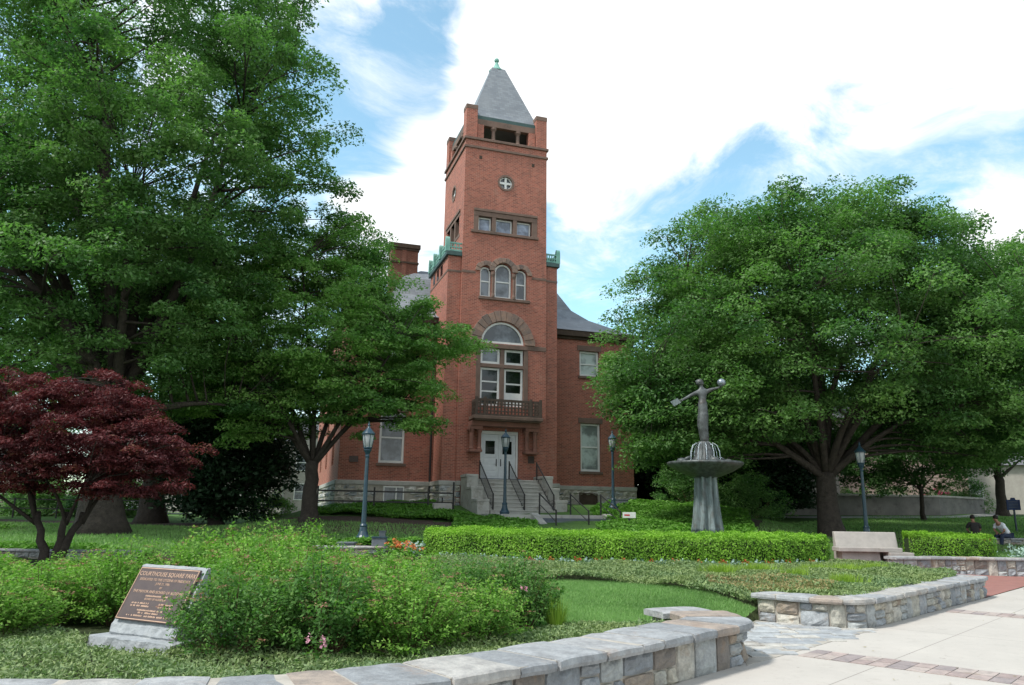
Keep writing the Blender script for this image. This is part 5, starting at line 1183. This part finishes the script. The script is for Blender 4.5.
# ------------------------------------------------------------------ clipped hedges
def hedge(label, pts, z0f, width, hgt, dens, seed, leaf=.048):
    R = np.random.default_rng(seed); pa = Path(pts); p0 = pts[len(pts)//2]; root = thing('clipped_hedge', label, 'hedge', (p0[0], p0[1], z0f(*p0)), group='clipped bright green hedges'); off = np.array([p0[0], p0[1], z0f(*p0)])
    # inner body
    m_ = MB(tuple(off)); n = int(pa.L/.25); prof_ = [(-.5, 0), (-.5, .8), (-.42, .95), (0, 1), (.42, .95), (.5, .8), (.5, 0)]; vs = []
    for i in range(n+1):
        s = pa.L*i/n; p, nn = pa.at(s); e = min(s, pa.L-s); k = min(1, .35+math.sqrt(max(e, 0)/.5)*.65) if e < .5 else 1
        zz = z0f(p[0], p[1])
        for a, b_ in prof_: q = p+nn*a*(width-.14)*k; vs.append((q[0], q[1], zz-.1+b_*(hgt-.0)*(.93 if e > .2 else .86)))
    m7 = 7; m_.add(vs, [(i*m7+j, (i+1)*m7+j, (i+1)*m7+(j+1) % m7, i*m7+(j+1) % m7) for i in range(n) for j in range(m7)] + [tuple(range(m7)), tuple(range(n*m7, n*m7+m7))])
    m_.build('branch_core', 'hedge_core', root)
    per_ = 2*hgt+width; N = int(pa.L*per_*dens); s = R.uniform(-.05, pa.L+.05, N); t_ = R.uniform(0, per_, N); P = np.empty((N, 3)); Nn = np.empty((N, 3))
    gs = np.linspace(0, pa.L, 400); PT = np.array([pa.at(q)[0] for q in gs]); NN = np.array([pa.at(q)[1] for q in gs])
    px_ = np.interp(s, gs, PT[:, 0]); py_ = np.interp(s, gs, PT[:, 1]); nx_ = np.interp(s, gs, NN[:, 0]); ny_ = np.interp(s, gs, NN[:, 1])
    e = np.minimum(s, pa.L-s); k = np.where(e < .5, .35+.65*np.sqrt(np.maximum(e, 0)/.5), 1)
    w2 = width/2; a = np.where(t_ < hgt, w2, np.where(t_ < hgt+width, w2-(t_-hgt), -w2)); zz = np.where(t_ < hgt, t_, np.where(t_ < hgt+width, hgt, per_-t_))
    # rounded shoulders
    cr_ = .13; over = (np.abs(a) > w2-cr_) & (zz > hgt-cr_); dd = np.hypot(np.abs(a)-(w2-cr_), zz-(hgt-cr_)); f_ = np.where(over & (dd > 1e-4), cr_/np.maximum(dd, 1e-4), 1)
    a2 = np.where(over, np.sign(a)*((w2-cr_)+(np.abs(a)-(w2-cr_))*np.minimum(f_, 1)), a); z2 = np.where(over, (hgt-cr_)+(zz-(hgt-cr_))*np.minimum(f_, 1), zz)
    lump = .035*np.sin(s*5.3+zz*4)*np.cos(s*2.1+a*3)+.02*np.sin(s*13+zz*9+a*7)
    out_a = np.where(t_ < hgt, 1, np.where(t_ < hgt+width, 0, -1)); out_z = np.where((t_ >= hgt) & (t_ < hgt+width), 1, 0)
    jit = R.normal(size=N)*.025+lump-abs(R.normal(size=N))*.03
    P[:, 0] = px_+nx_*(a2*k+out_a*jit); P[:, 1] = py_+ny_*(a2*k+out_a*jit); P[:, 2] = np.array([z0f(x, y) for x, y in zip(P[:, 0][::1], P[:, 1][::1])]) if False else Hg(P[:, 0], P[:, 1])*0+z0f(0, 0)*0
    P[:, 2] = zf_vec(z0f, P) + z2*(1-.04*(1-k)) + out_z*jit
    Nn[:, 0] = nx_*out_a; Nn[:, 1] = ny_*out_a; Nn[:, 2] = out_z+.35; Nn += R.normal(size=(N, 3))*.55
    V = leaves(P-off, Nn, leaf, .6, R); fastmesh('foliage', V, 4, 'leaf_hedge', root, np.clip(R.uniform(0, 1, N)*.7+.3*out_z, 0, 1)); return root  # top leaves get a lighter tone: light from above put into the colour
def zf_vec(f, P): return f(P[:, 0], P[:, 1])
gen('hedge_core', (.02, .035, .012), (.03, .05, .016), 9, 1, bs=1, bscale=30, bd=.05)
hz = lambda x, y: np.asarray(H(x, y))*1.0
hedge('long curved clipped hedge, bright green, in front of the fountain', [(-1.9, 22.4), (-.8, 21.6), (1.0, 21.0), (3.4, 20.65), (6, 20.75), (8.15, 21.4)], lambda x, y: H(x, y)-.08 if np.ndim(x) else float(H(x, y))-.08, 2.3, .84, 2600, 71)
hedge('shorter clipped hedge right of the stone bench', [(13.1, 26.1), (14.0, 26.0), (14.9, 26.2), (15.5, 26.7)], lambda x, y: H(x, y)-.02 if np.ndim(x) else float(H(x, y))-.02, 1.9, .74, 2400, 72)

# ------------------------------------------------------------------ spirea shrubs
def spirea(seed, mat, n_sh=230, r_=.62, hgt=.95, leaf=.042):
    R = np.random.default_rng(seed); root = thing('leafy_shrub', 'x', 'shrub', group='fine leaved shrubs of the front bed')
    P = []; N = []; T_ = []; st = MB(); BP = []
    for k in range(n_sh):
        a = R.uniform(0, 2*math.pi); q = math.sqrt(R.uniform(0, 1)); tip = np.array([math.cos(a)*r_*q*1.05, math.sin(a)*r_*q*1.05, hgt*(1-.42*q**2.2)*R.uniform(.78, 1.08)])
        if R.random() < .35: tip[2] *= R.uniform(.35, .8)
        if R.random() < .05: tip *= 1.13
        b0 = np.array([tip[0]*.25, tip[1]*.25, 0]); c = np.array([tip[0]*.75, tip[1]*.75, tip[2]*.72]); m = 44
        tt = R.uniform(.35, 1, m)[:, None]; pt = (1-tt)**2*b0+2*tt*(1-tt)*c+tt**2*tip; pt = pt+R.normal(size=(m, 3))*.035*np.array([1, 1, .8]); P.append(pt)
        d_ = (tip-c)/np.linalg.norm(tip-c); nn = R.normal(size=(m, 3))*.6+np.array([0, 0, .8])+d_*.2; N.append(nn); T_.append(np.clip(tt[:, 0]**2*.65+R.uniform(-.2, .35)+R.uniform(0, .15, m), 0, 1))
        if k % 4 == 0: st.tube([tuple(b0), tuple((b0+c)/2+np.array([0, 0, .03])), tuple(c), tuple(tip)], [.006, .005, .004, .002], 4, False)
        if R.random() < .10: BP.append(tip)
    P = np.concatenate(P); N = np.concatenate(N); T_ = np.concatenate(T_); ok = P[:, 2] > .0
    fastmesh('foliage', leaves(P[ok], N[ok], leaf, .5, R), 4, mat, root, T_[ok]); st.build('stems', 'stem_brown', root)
    BP = np.array(BP); Q = (BP[:, None, :]+R.normal(size=(len(BP), 26, 3))*np.array([.032, .032, .008])+np.array([0, 0, .015])).reshape(-1, 3)
    fastmesh('flower_heads', leaves(Q, R.normal(size=Q.shape)*.4+np.array([0, 0, 1.]), .018, .8, R), 4, 'blossom_rust', root, R.uniform(0, 1, len(Q))); return root
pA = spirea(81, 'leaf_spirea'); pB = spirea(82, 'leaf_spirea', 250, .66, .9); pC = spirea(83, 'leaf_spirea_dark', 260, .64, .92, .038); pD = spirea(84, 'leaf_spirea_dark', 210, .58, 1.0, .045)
spots = []     # x, y, height scale, width scale, proto
for x, y, s_, w_, pr in [
    (-2.55, 7.55, .90, .95, pC), (-1.75, 7.6, .95, 1.0, pD), (-.95, 7.75, .85, 1.0, pA), (-.35, 8.55, .85, .9, pB), (-2.3, 8.6, 1.15, 1.1, pA), (-1.4, 8.6, 1.08, 1.05, pB), (-.55, 9.4, 1.0, .95, pC), (.12, 9.5, .98, .85, pD),
    (-2.95, 9.4, 1.2, 1.1, pB), (-2.05, 9.6, 1.2, 1.1, pA), (-1.2, 9.9, 1.12, 1.05, pB), (-3.3, 10.6, 1.25, 1.2, pA), (-2.3, 10.8, 1.22, 1.15, pB), (-1.2, 11.1, 1.15, 1.1, pA), (-.35, 10.6, 1.05, 1.0, pC), (-4.2, 11.4, 1.25, 1.2, pB), (-3.1, 11.9, 1.25, 1.2, pA), (-1.9, 12.2, 1.15, 1.15, pB),
    (-5.25, 8.3, .95, 1.05, pA), (-6.1, 8.6, .95, 1.1, pC), (-6.95, 8.9, .95, 1.1, pD), (-5.5, 9.5, 1.05, 1.1, pB), (-6.5, 9.9, 1.08, 1.15, pA), (-7.6, 10.0, 1.0, 1.15, pB), (-5.1, 10.6, 1.12, 1.15, pA), (-6.1, 11.1, 1.1, 1.15, pB), (-7.3, 11.3, 1.1, 1.2, pA), (-8.5, 11.1, 1.05, 1.2, pD), (-4.55, 9.55, 1.05, 1.0, pA), (-8.3, 12.6, 1.1, 1.2, pB), (-6.9, 12.8, 1.1, 1.2, pA)]: spots.append((x, y, s_, w_, pr))
def shrub_label(x, y, pr):
    side = 'left of the plaque stone' if x < -4.4 else 'right of the plaque stone'
    row = 'front' if y < 8.5 else ('second' if y < 9.8 else ('third' if y < 11.2 else 'rear'))
    tone = 'darker green' if pr in (pC, pD) else 'light green'
    return side, row, tone
used = set(); cnt = {}
spots = [(x, y, (s_*.98 if -4.8 < x < -2.7 else s_*(.74 if y > 9.5 else .9 if y > 8.4 else 1)) if x > -4.8 else s_*(.76 if y < 10.2 else .62), w_, pr) for x, y, s_, w_, pr in spots]
for x, y, s_, w_, pr in sorted(spots, key=lambda q: q[0]):
    sd, rw, tn = shrub_label(x, y, pr); cnt[(sd, rw)] = cnt.get((sd, rw), 0)+1; kk = ['first', 'second', 'third', 'fourth', 'fifth', 'sixth', 'seventh', 'eighth'][cnt[(sd, rw)]-1]
    lb = '%s shrub, %s from left in the %s row, %s' % (tn, kk, rw, sd.replace(' stone', ''))
    rz = random.uniform(0, 6.28); L3 = (x, y, h(x, y)-.03)
    if pr.name not in used:
        used.add(pr.name); pr.location = L3; pr.rotation_euler = (0, 0, rz); pr.scale = (w_, w_, s_); pr['label'] = lb
    else: dup(pr, L3, rz, lb, scale=(w_, w_, s_))
# pink rose-like blossoms low in the front shrubs
def flowers(name, label, cat, loc, n, spread, leafm, petal, seed, hgt=.3, lf=.05, ps=.035, group=None, nl=160):
    R = np.random.default_rng(seed); root = thing(name, label, cat, loc, group=group)
    P = R.normal(size=(nl, 3))*np.array([spread, spread, hgt*.3])+np.array([0, 0, hgt*.5]); P[:, 2] = np.clip(P[:, 2], .01, hgt)
    fastmesh('foliage', leaves(P, R.normal(size=P.shape)*.7+np.array([0, 0, 1.]), lf, .5, R), 4, leafm, root, R.uniform(0, 1, nl))
    C_ = R.normal(size=(n, 3))*np.array([spread*.8, spread*.8, hgt*.12])+np.array([0, 0, hgt*.95])
    Q = (C_[:, None, :]+R.normal(size=(n, 9, 3))*ps*.5).reshape(-1, 3); fastmesh('blossom', leaves(Q, R.normal(size=Q.shape)+np.array([0, -.6, .6]), ps, .9, R), 4, petal, root, R.uniform(0, 1, len(Q))); return root
flowers('pink_rose', 'small rose plant with pale pink blooms at the foot of the front shrubs', 'flower', (-1.6, 7.0, .3), 6, .10, 'leaf_spirea_dark', 'petal_pink', 91, .26, .04, .024)
flowers('pink_rose', 'rose sprig with two pink blooms at the right end of the shrub mass', 'flower', (.15, 9.0, .6), 3, .08, 'leaf_spirea_dark', 'petal_pink', 92, .2, .04, .022)
# bedding row before the hedge
k = 0; PH = Path([(-1.8, 20.8), (0.2, 19.8), (3.2, 19.3), (6, 19.35), (7.9, 20.0)])
protoF = None; protoS = None
for i in range(34):
    p, _ = PH.at(PH.L*(i+.5)/34); sil = (i % 2 == 1) or i < 7
    L3 = (float(p[0]), float(p[1])+random.uniform(-.1, .1), h(float(p[0]), float(p[1])))
    od = '%d%s' % (i+1, 'st' if i % 10 == 0 and i != 10 else 'nd' if i % 10 == 1 and i != 11 else 'rd' if i % 10 == 2 and i != 12 else 'th')
    if sil:
        lb = 'silvery bedding plant, %s from the left along the foot of the long hedge' % od
        if protoS is None: protoS = flowers('silver_plant', lb, 'bedding plant', L3, 4, .12, 'leaf_silver', 'leaf_silver', 95, .18, .08, .05, 'silver bedding plants by the hedge', 90)
        else: dup(protoS, L3, random.uniform(0, 6), lb)
    else:
        lb = 'red flowering plant, %s from the left along the foot of the long hedge' % od
        if protoF is None: protoF = flowers('red_flower', lb, 'bedding plant', L3, 5, .10, 'leaf_cover', 'petal_red', 96, .2, .06, .032, 'red bedding plants by the hedge', 90)
        else: dup(protoF, L3, random.uniform(0, 6), lb)
for x, y, m1, m2, nm, lb in ((-3.0, 21.3, 'leaf_cover', 'petal_orange', 'orange_flower', 'orange bedding flowers left of the long hedge end'), (-2.5, 21.6, 'leaf_silver', 'leaf_silver', 'silver_plant', 'bluish leafy plant at the left end of the long hedge'), (-2.7, 20.9, 'leaf_cover', 'petal_orange', 'orange_flower', 'low orange and red flowers in front of the bluish plant'),
                            (16.4, 25.3, 'leaf_silver', 'leaf_silver', 'silver_plant', 'blue green leafy plant right of the short hedge'), (17.2, 25.6, 'leaf_cover', 'petal_orange', 'orange_flower', 'orange flowers at the right end of the short hedge'), (17.3, 25.0, 'leaf_cover', 'petal_orange', 'orange_flower', 'rust coloured flowers in front of the far right bed'), (17.0, 28.5, 'leaf_cover', 'petal_red', 'red_flower', 'red flower cluster below the seated people')):
    flowers(nm, lb, 'bedding plant', (x, y, h(x, y)), 12, .24, m1, m2, int(abs(x*7)+y), .38, .11, .06, None, 240)

# ------------------------------------------------------------------ ground cover, one object per kind
def in_any(x, y, polys):
    r_ = np.zeros(len(x), bool)
    for p in polys: r_ |= inpoly(x, y, p)
    return r_
def scatter(poly, n, R):
    a = np.array(poly); lo = a.min(0); hi = a.max(0); out = []; tot = 0
    while tot < n:
        q = R.uniform(lo, hi, (n, 2)); q = q[inpoly(q[:, 0], q[:, 1], poly)]; out.append(q); tot += len(q)
    return np.concatenate(out)[:n]
def cover(name, polys, n, size, mat, hgt, seed, up=.6, aspect=.35, mound=.12, drop=None, upright=False):
    R = np.random.default_rng(seed); Q = np.concatenate([scatter(p, max(10, int(n*sh)), R) for p, sh in polys])
    if drop is not None: Q = Q[~drop(Q[:, 0], Q[:, 1])]
    z = Hg(Q[:, 0], Q[:, 1]); md = mound*(.5+.5*np.sin(Q[:, 0]*2.3+np.sin(Q[:, 1]*1.9)*1.5)*np.cos(Q[:, 1]*2.7+Q[:, 0]))
    P = np.column_stack([Q, z+R.uniform(.2, 1, len(Q))*hgt+md])
    nn = R.normal(size=P.shape)*(1-up)+np.array([0, 0, up])
    if upright: nn = R.normal(size=P.shape)*np.array([1, 1, .25])
    V = leaves(P, nn, size, aspect, R)
    o = fastmesh(name, V, 4, mat, None, R.uniform(0, 1, len(P))); tag(o, kind='stuff'); return o
def blades(name, polys, n, hgt, wd_, mat, seed):
    R = np.random.default_rng(seed); Q = np.concatenate([scatter(p, max(10, int(n*sh)), R) for p, sh in polys]); Q = Q[~inpoly(Q[:, 0], Q[:, 1], PLZ)]; m = len(Q)
    z = Hg(Q[:, 0], Q[:, 1]); a = R.uniform(0, 2*math.pi, m); hh = hgt*R.uniform(.5, 1.2, m); ln = R.normal(size=(m, 2))*hgt*.35
    V = np.empty((m, 3, 3)); b0 = np.column_stack([Q, z]); dx = np.column_stack([np.cos(a), np.sin(a), np.zeros(m)])*wd_
    V[:, 0] = b0-dx; V[:, 1] = b0+dx; V[:, 2] = b0+np.column_stack([ln, hh]); o = fastmesh(name, V.reshape(-1, 3), 3, mat, None, R.uniform(0, 1, m)); return o
o = blades('lawn_grass', [(LAWN, 1)], 150000, .05, .006, 'blade_lawn', 101); tag(o, 'short mown grass of the small front lawn', 'grass', kind='stuff')
o = blades('meadow_grass', [([(-30, 19), (-12, 19), (-8, 22), (-2.4, 23.5), (-2, 30), (-12, 33), (-30, 36)], .4), ([(17, 25), (30, 25), (60, 50), (22, 47), (13, 40), (9, 29), (13, 27.8)], .6)], 150000, .09, .015, 'blade_lawn', 102); tag(o, 'mown grass of the lawns under and beyond the trees', 'grass', kind='stuff')
JUN = [(-.9, 15.2), (1.2, 15.7), (2.5, 15.3), (3.4, 14.2), (3.95, 13.2), (4.5, 12.9), (5.1, 12.62), (5.5, 12.75), (6.4, 13.7), (8.3, 15.8), (10.0, 17.8), (10.0, 18.7), (8.9, 20.9), (7.8, 19.9), (3.2, 19.3), (0, 19.6), (-2.0, 20.6), (-2.4, 17)]
o = cover('juniper_cover', [(JUN, 1)], 150000, .065, 'leaf_juniper', .10, 103, up=.35, mound=.13); tag(o, 'low bluish green juniper groundcover between the lawn and hedge', 'groundcover')
o = cover('creeping_cover', [([(-9, 6.2), (-4.2, 5.35), (-2.6, 5.4), (-1.5, 5.75), (-.6, 6.5), (.6, 7.8), (1.6, 8.9), (2.3, 9.8), (1.6, 9.9), (.3, 9.2), (-.5, 8.2), (-2, 7.4), (-3.4, 7.7), (-5, 8.6), (-9, 9.5)], 1)], 70000, .045, 'leaf_juniper', .07, 104, up=.45, mound=.08, drop=lambda x, y: np.hypot(x+3.5, y-7.95) < .62); tag(o, 'pale green creeping groundcover behind the front wall', 'groundcover')
o = cover('pachysandra_cover', [([(-9, 34.2), (-5.7, 33.4), (-2.2, 31.6), (-1.9, 24.6), (-.3, 23.2), (1.5, 22.9), (1.0, 30), (-2.6, 34), (-3.6, 37.6), (-8, 36.6)], .42), ([(3.3, 30.4), (4.6, 30.9), (3.6, 35.5), (5.0, 39.2), (8.8, 40.4), (11.5, 38), (9, 29), (8.5, 23), (3.5, 22.6)], .48), ([(-8.7, 22.2), (-2.6, 23.9), (-3.4, 25.0), (-8.8, 23.4)], .1)], 130000, .13, 'leaf_cover', .16, 105, up=.7, aspect=.5, mound=.2, drop=lambda x, y: (np.hypot(x-FX, y-FY) < 1.1)); tag(o, 'bright green leafy groundcover on the slope round the courthouse', 'groundcover')
o = cover('ivy_cover', [([(-24, 19.4), (-9, 19.0), (-9, 20.3), (-24, 20.6)], .5), ([(-30, 26), (-19, 25.4), (-18, 29), (-30, 33)], .5)], 40000, .11, 'leaf_cover', .16, 106, up=.7, aspect=.5); tag(o, 'light green leafy strips edging the left lawn', 'groundcover')
# rusty and lime patches in the juniper bed, each a clump of its own
GL = 'lime green grass tufts in the juniper bed'
for k, (x, y, s_) in enumerate(((4.6, 17.2, .5), (5.5, 17.6, .55), (6.3, 15.0, .42), (6.75, 17.6, .5), (7.5, 17.9, .55), (8.3, 18.2, .5), (5.9, 16.3, .35))):
    R = np.random.default_rng(200+k); root = thing('lime_tuft', ['bright lime grass tuft farthest left in the juniper bed', 'lime tuft second from the left at the back of the juniper bed', 'nearest lime tuft, just behind the stone wall coping', 'lime tuft in the middle of the back row in the juniper bed', 'lime tuft right of the middle one in front of the hedge end', 'rightmost lime tuft, in front of the stone bench', 'small lime tuft between the nearest tuft and the back row'][k], 'grass tuft', (x, y, h(x, y)), group=GL)
    n = 620; a = R.uniform(0, 6.28, n); q = R.uniform(0, 1, n)*s_*(.8+.3*np.sin(a*3+k)); b0 = np.column_stack([np.cos(a)*q*.9, np.sin(a)*q*.6, np.full(n, .02)]); tip = b0*1.3+np.column_stack([R.normal(size=n)*.05, R.normal(size=n)*.05, R.uniform(.15, .3, n)]); dx = np.column_stack([np.cos(a*3), np.sin(a*3), np.zeros(n)])*.012
    V = np.stack([b0-dx, b0+dx, tip], 1).reshape(-1, 3); fastmesh('blades', V, 3, 'leaf_lime', root, R.uniform(0, 1, n))
root = thing('lime_tuft', 'arching yellow green grass tuft at the right end of the shrub mass', 'grass tuft', (.55, 9.35, .3)); R = np.random.default_rng(300); n = 240; a = R.uniform(0, 6.28, n); b0 = np.column_stack([np.cos(a), np.sin(a), np.zeros(n)])*.06; tip = np.column_stack([np.cos(a)*R.uniform(.05, .22, n), np.sin(a)*R.uniform(.05, .22, n), R.uniform(.2, .45, n)]); dx = np.column_stack([np.sin(a), -np.cos(a), np.zeros(n)])*.008
fastmesh('blades', np.stack([b0-dx, b0+dx, tip], 1).reshape(-1, 3), 3, 'leaf_lime', root, R.uniform(0, 1, n))
o = cover('rusty_cover', [([(3.6, 14.6), (4.1, 13.4), (5.2, 13.2), (6.0, 14.5), (5.2, 15.9), (3.9, 15.9)], 1)], 9000, .06, 'leaf_rust', .11, 107, up=.4, mound=.13); tag(o, 'rust tinged dry patch of groundcover beside the flagstones', 'groundcover')

R = np.random.default_rng(401); n = 420; q = np.column_stack([R.uniform(-2, 16, n), R.uniform(5, 23, n)]); dl = (q[:, 0]-L0[0])*LN[0]+(q[:, 1]-L0[1])*LN[1]; q = q[(dl < -.12) & (R.uniform(0, 1, n) < np.exp(dl*.55))]
P = np.column_stack([q, np.full(len(q), .014)]); o = fastmesh('fallen_leaves', leaves(P, R.normal(size=P.shape)*.15+np.array([0, 0, 1.]), .045, .5, R), 4, 'leaf_rust', None, R.uniform(0, 1, len(P))); tag(o, 'scattered dry leaves and grit on the pale pavement', 'leaf litter', kind='stuff')
# ------------------------------------------------------------------ far walls, houses, street
def house(name, label, loc, rz, wd_, dp_, hg, wallm, roofm, wins, roofh=2.2, door=None):
    r_ = thing(name, label, 'building', (*loc, h(*loc)-.2), rz); m_ = MB(); m_.box(-wd_/2, wd_/2, 0, dp_, 0, hg); m_.build('wall', wallm, r_)
    m_ = MB(); m_.prism([(-.4, hg), (dp_+.4, hg), (dp_/2, hg+roofh)], -wd_/2-.3, wd_/2+.3, 'x'); m_.build('roof', roofm, r_)
    for x, z, a, b_ in wins:
        m_ = MB()
        for q in ((x, x+a, z, z+.08), (x, x+a, z+b_-.08, z+b_), (x, x+.08, z+.08, z+b_-.08), (x+a-.08, x+a, z+.08, z+b_-.08), (x+.08, x+a-.08, z+b_/2-.03, z+b_/2+.03)): m_.box(q[0], q[1], -.06, -.003, q[2], q[3])
        f = m_.build('window', 'white_paint', r_); m_ = MB(); m_.box(x+.08, x+a-.08, -.03, -.004, z+.08, z+b_-.08); m_.build('pane', 'glass_gray', f)
    return r_
house('stone_house', 'pale rose stone building glimpsed through the branches of the spreading tree', (26.5, 60), rad(-12), 16, 9, 7.5, 'stucco_rose', 'roof_gray', [(-6+2.6*i, 5.0, 1.0, 1.4) for i in range(5)])
house('stone_house', 'low grey stone building behind the blue marker at far right', (40.5, 63), rad(-20), 9, 7, 4.2, 'stucco_pale', 'roof_gray', [(-3, 1.2, 1, 1.4), (1.2, 1.2, 1, 1.4)], 1.8)
house('gray_house', 'dark grey sided house in deep shade left of the spreading trunk', (16.5, 50), rad(-4), 9, 7, 5.0, 'siding_gray', 'roof_gray', [(-3.6, 1.2, .9, 1.6), (-1.4, 1.2, .9, 1.6), (1.2, 1.2, .9, 1.6)], 1.6)
house('row_house', 'pale house glimpsed under the giant tree on the left', (-32, 78), rad(8), 18, 9, 7.5, 'stucco_pale', 'roof_gray', [(-7+3*i, 1.6+3*j, 1.1, 1.7) for i in range(5) for j in range(2)])
house('row_house', 'pale house with grey roof behind the dark evergreen on the left', (-18, 82), rad(8), 12, 9, 8.5, 'stucco_pale', 'roof_gray', [(-4.5+3*i, 1.6+3*j, 1.1, 1.7) for i in range(4) for j in range(2)])
house('row_house', 'brick toned house far left beyond the street', (-62, 84), rad(14), 20, 9, 8.5, 'stucco_rose', 'roof_gray', [(-8+3.4*i, 1.6+3*j, 1.1, 1.7) for i in range(5) for j in range(2)])
rw_ = thing('retaining_wall', 'long pale concrete retaining wall below the azalea on the right lawn', 'wall', (18, 47.6, h(18, 47.6)))
m_ = MB((18, 47.6, h(18, 47.6))); zt = 3.05
m_.prism([(13.5, 46.4), (26.5, 48.3), (31.2, 51.5), (31.0, 51.8), (26.3, 48.7), (13.5, 46.8)], 1.2, zt, 'z'); m_.build('wall_face', 'wall_gray', rw_)
m_ = MB((18, 47.6, h(18, 47.6))); m_.prism([(13.4, 46.32), (26.55, 48.22), (31.3, 51.45), (31.0, 51.9), (26.25, 48.78), (13.4, 46.88)], zt, zt+.12, 'z'); m_.build('coping', 'limestone', rw_, bevel=.02)
m_ = MB(); m_.prism([(14, 45.2), (27, 47.0), (40, 55), (40, 56), (27, 48.0), (14, 46.3)], 1.0, h(27, 47.5)+.05, 'z'); 
wk = MB(); n = 24
for i in range(n):
    a = [(14+13*i/n, 45.0+2*i/n) if False else None]
pth = Path([(12, 44.6), (20, 45.6), (27, 47.2), (33, 51.3), (40, 54)]); vs = []; n = 60
for i in range(n+1):
    p, nn = pth.at(pth.L*i/n)
    for o_ in (.6, -.6): q = p+nn*o_; vs.append((q[0], q[1], h(q[0], q[1])+.03))
wk.add(vs, [(2*i, 2*i+2, 2*i+3, 2*i+1) for i in range(n)]); tag(wk.build('footpath', 'limestone'), kind='structure')
cd_ = h(-33, 50)
f2 = thing('iron_fence', 'dark iron fence far left beyond the lawn behind the maple', 'fence', (-34, 40, h(-34, 40))); 
for i in range(10): m_ = MB((-34, 40, h(-34, 40))); m_.box(-34+2.2*i-.03, -34+2.2*i+.03, 39.97, 40.03, h(-34+2.2*i, 40)-.1, h(-34, 40)+1.0); m_.build('post', 'iron', f2)
for z in (.45, .9): m_ = MB((-34, 40, h(-34, 40))); m_.box(-34, -14.2, 39.985, 40.015, h(-34, 40)+z, h(-34, 40)+z+.05); m_.build('rail', 'iron', f2)
st_ = MB(); vs = []; pth = Path([(-120, 60), (-60, 58), (-30, 60), (-14, 66)])
for i in range(61):
    p, nn = pth.at(pth.L*i/60)
    for o_ in (4, -4): q = p+nn*o_; vs.append((q[0], q[1], h(q[0], q[1])+.04))
st_.add(vs, [(2*i, 2*i+2, 2*i+3, 2*i+1) for i in range(60)]); gen('asphalt', (.05, .05, .052), (.065, .065, .066), 3, .9); tag(st_.build('street', 'asphalt'), kind='structure')
# parked white car on the far street
car = thing('parked_car', 'white car parked on the far street, seen under the red maple', 'car', (-27.5, 55.0, h(-27.5, 55)+.05), rad(2))
m_ = MB(); m_.prism([(-2.2, .35), (-2.25, .75), (-2.1, .92), (-1.3, .98), (-.75, 1.42), (.75, 1.45), (1.5, .98), (2.15, .88), (2.25, .6), (2.2, .35)], -.85, .85); m_.build('body', 'white_paint', car, bevel=.08)
for a, b_ in (((-.68, 1.35), (-1.05, 1.0)),): pass
m_ = MB(); m_.prism([(-1.1, 1.0), (-.68, 1.36), (.68, 1.38), (1.25, 1.0)], -.86, .86); m_.build('windows', 'glass_dark', car)
for x in (-1.4, 1.4):
    for y in (-.82, .82):
        m_ = MB(); m_.tube([(x, y-.1, .33), (x, y+.1, .33)], .33, 20); wh_ = m_.build('wheel', 'iron', car); m_ = MB(); m_.tube([(x, y-.11, .33), (x, y+.11, .33)], .19, 16); m_.build('rim', 'silver_ball', wh_)
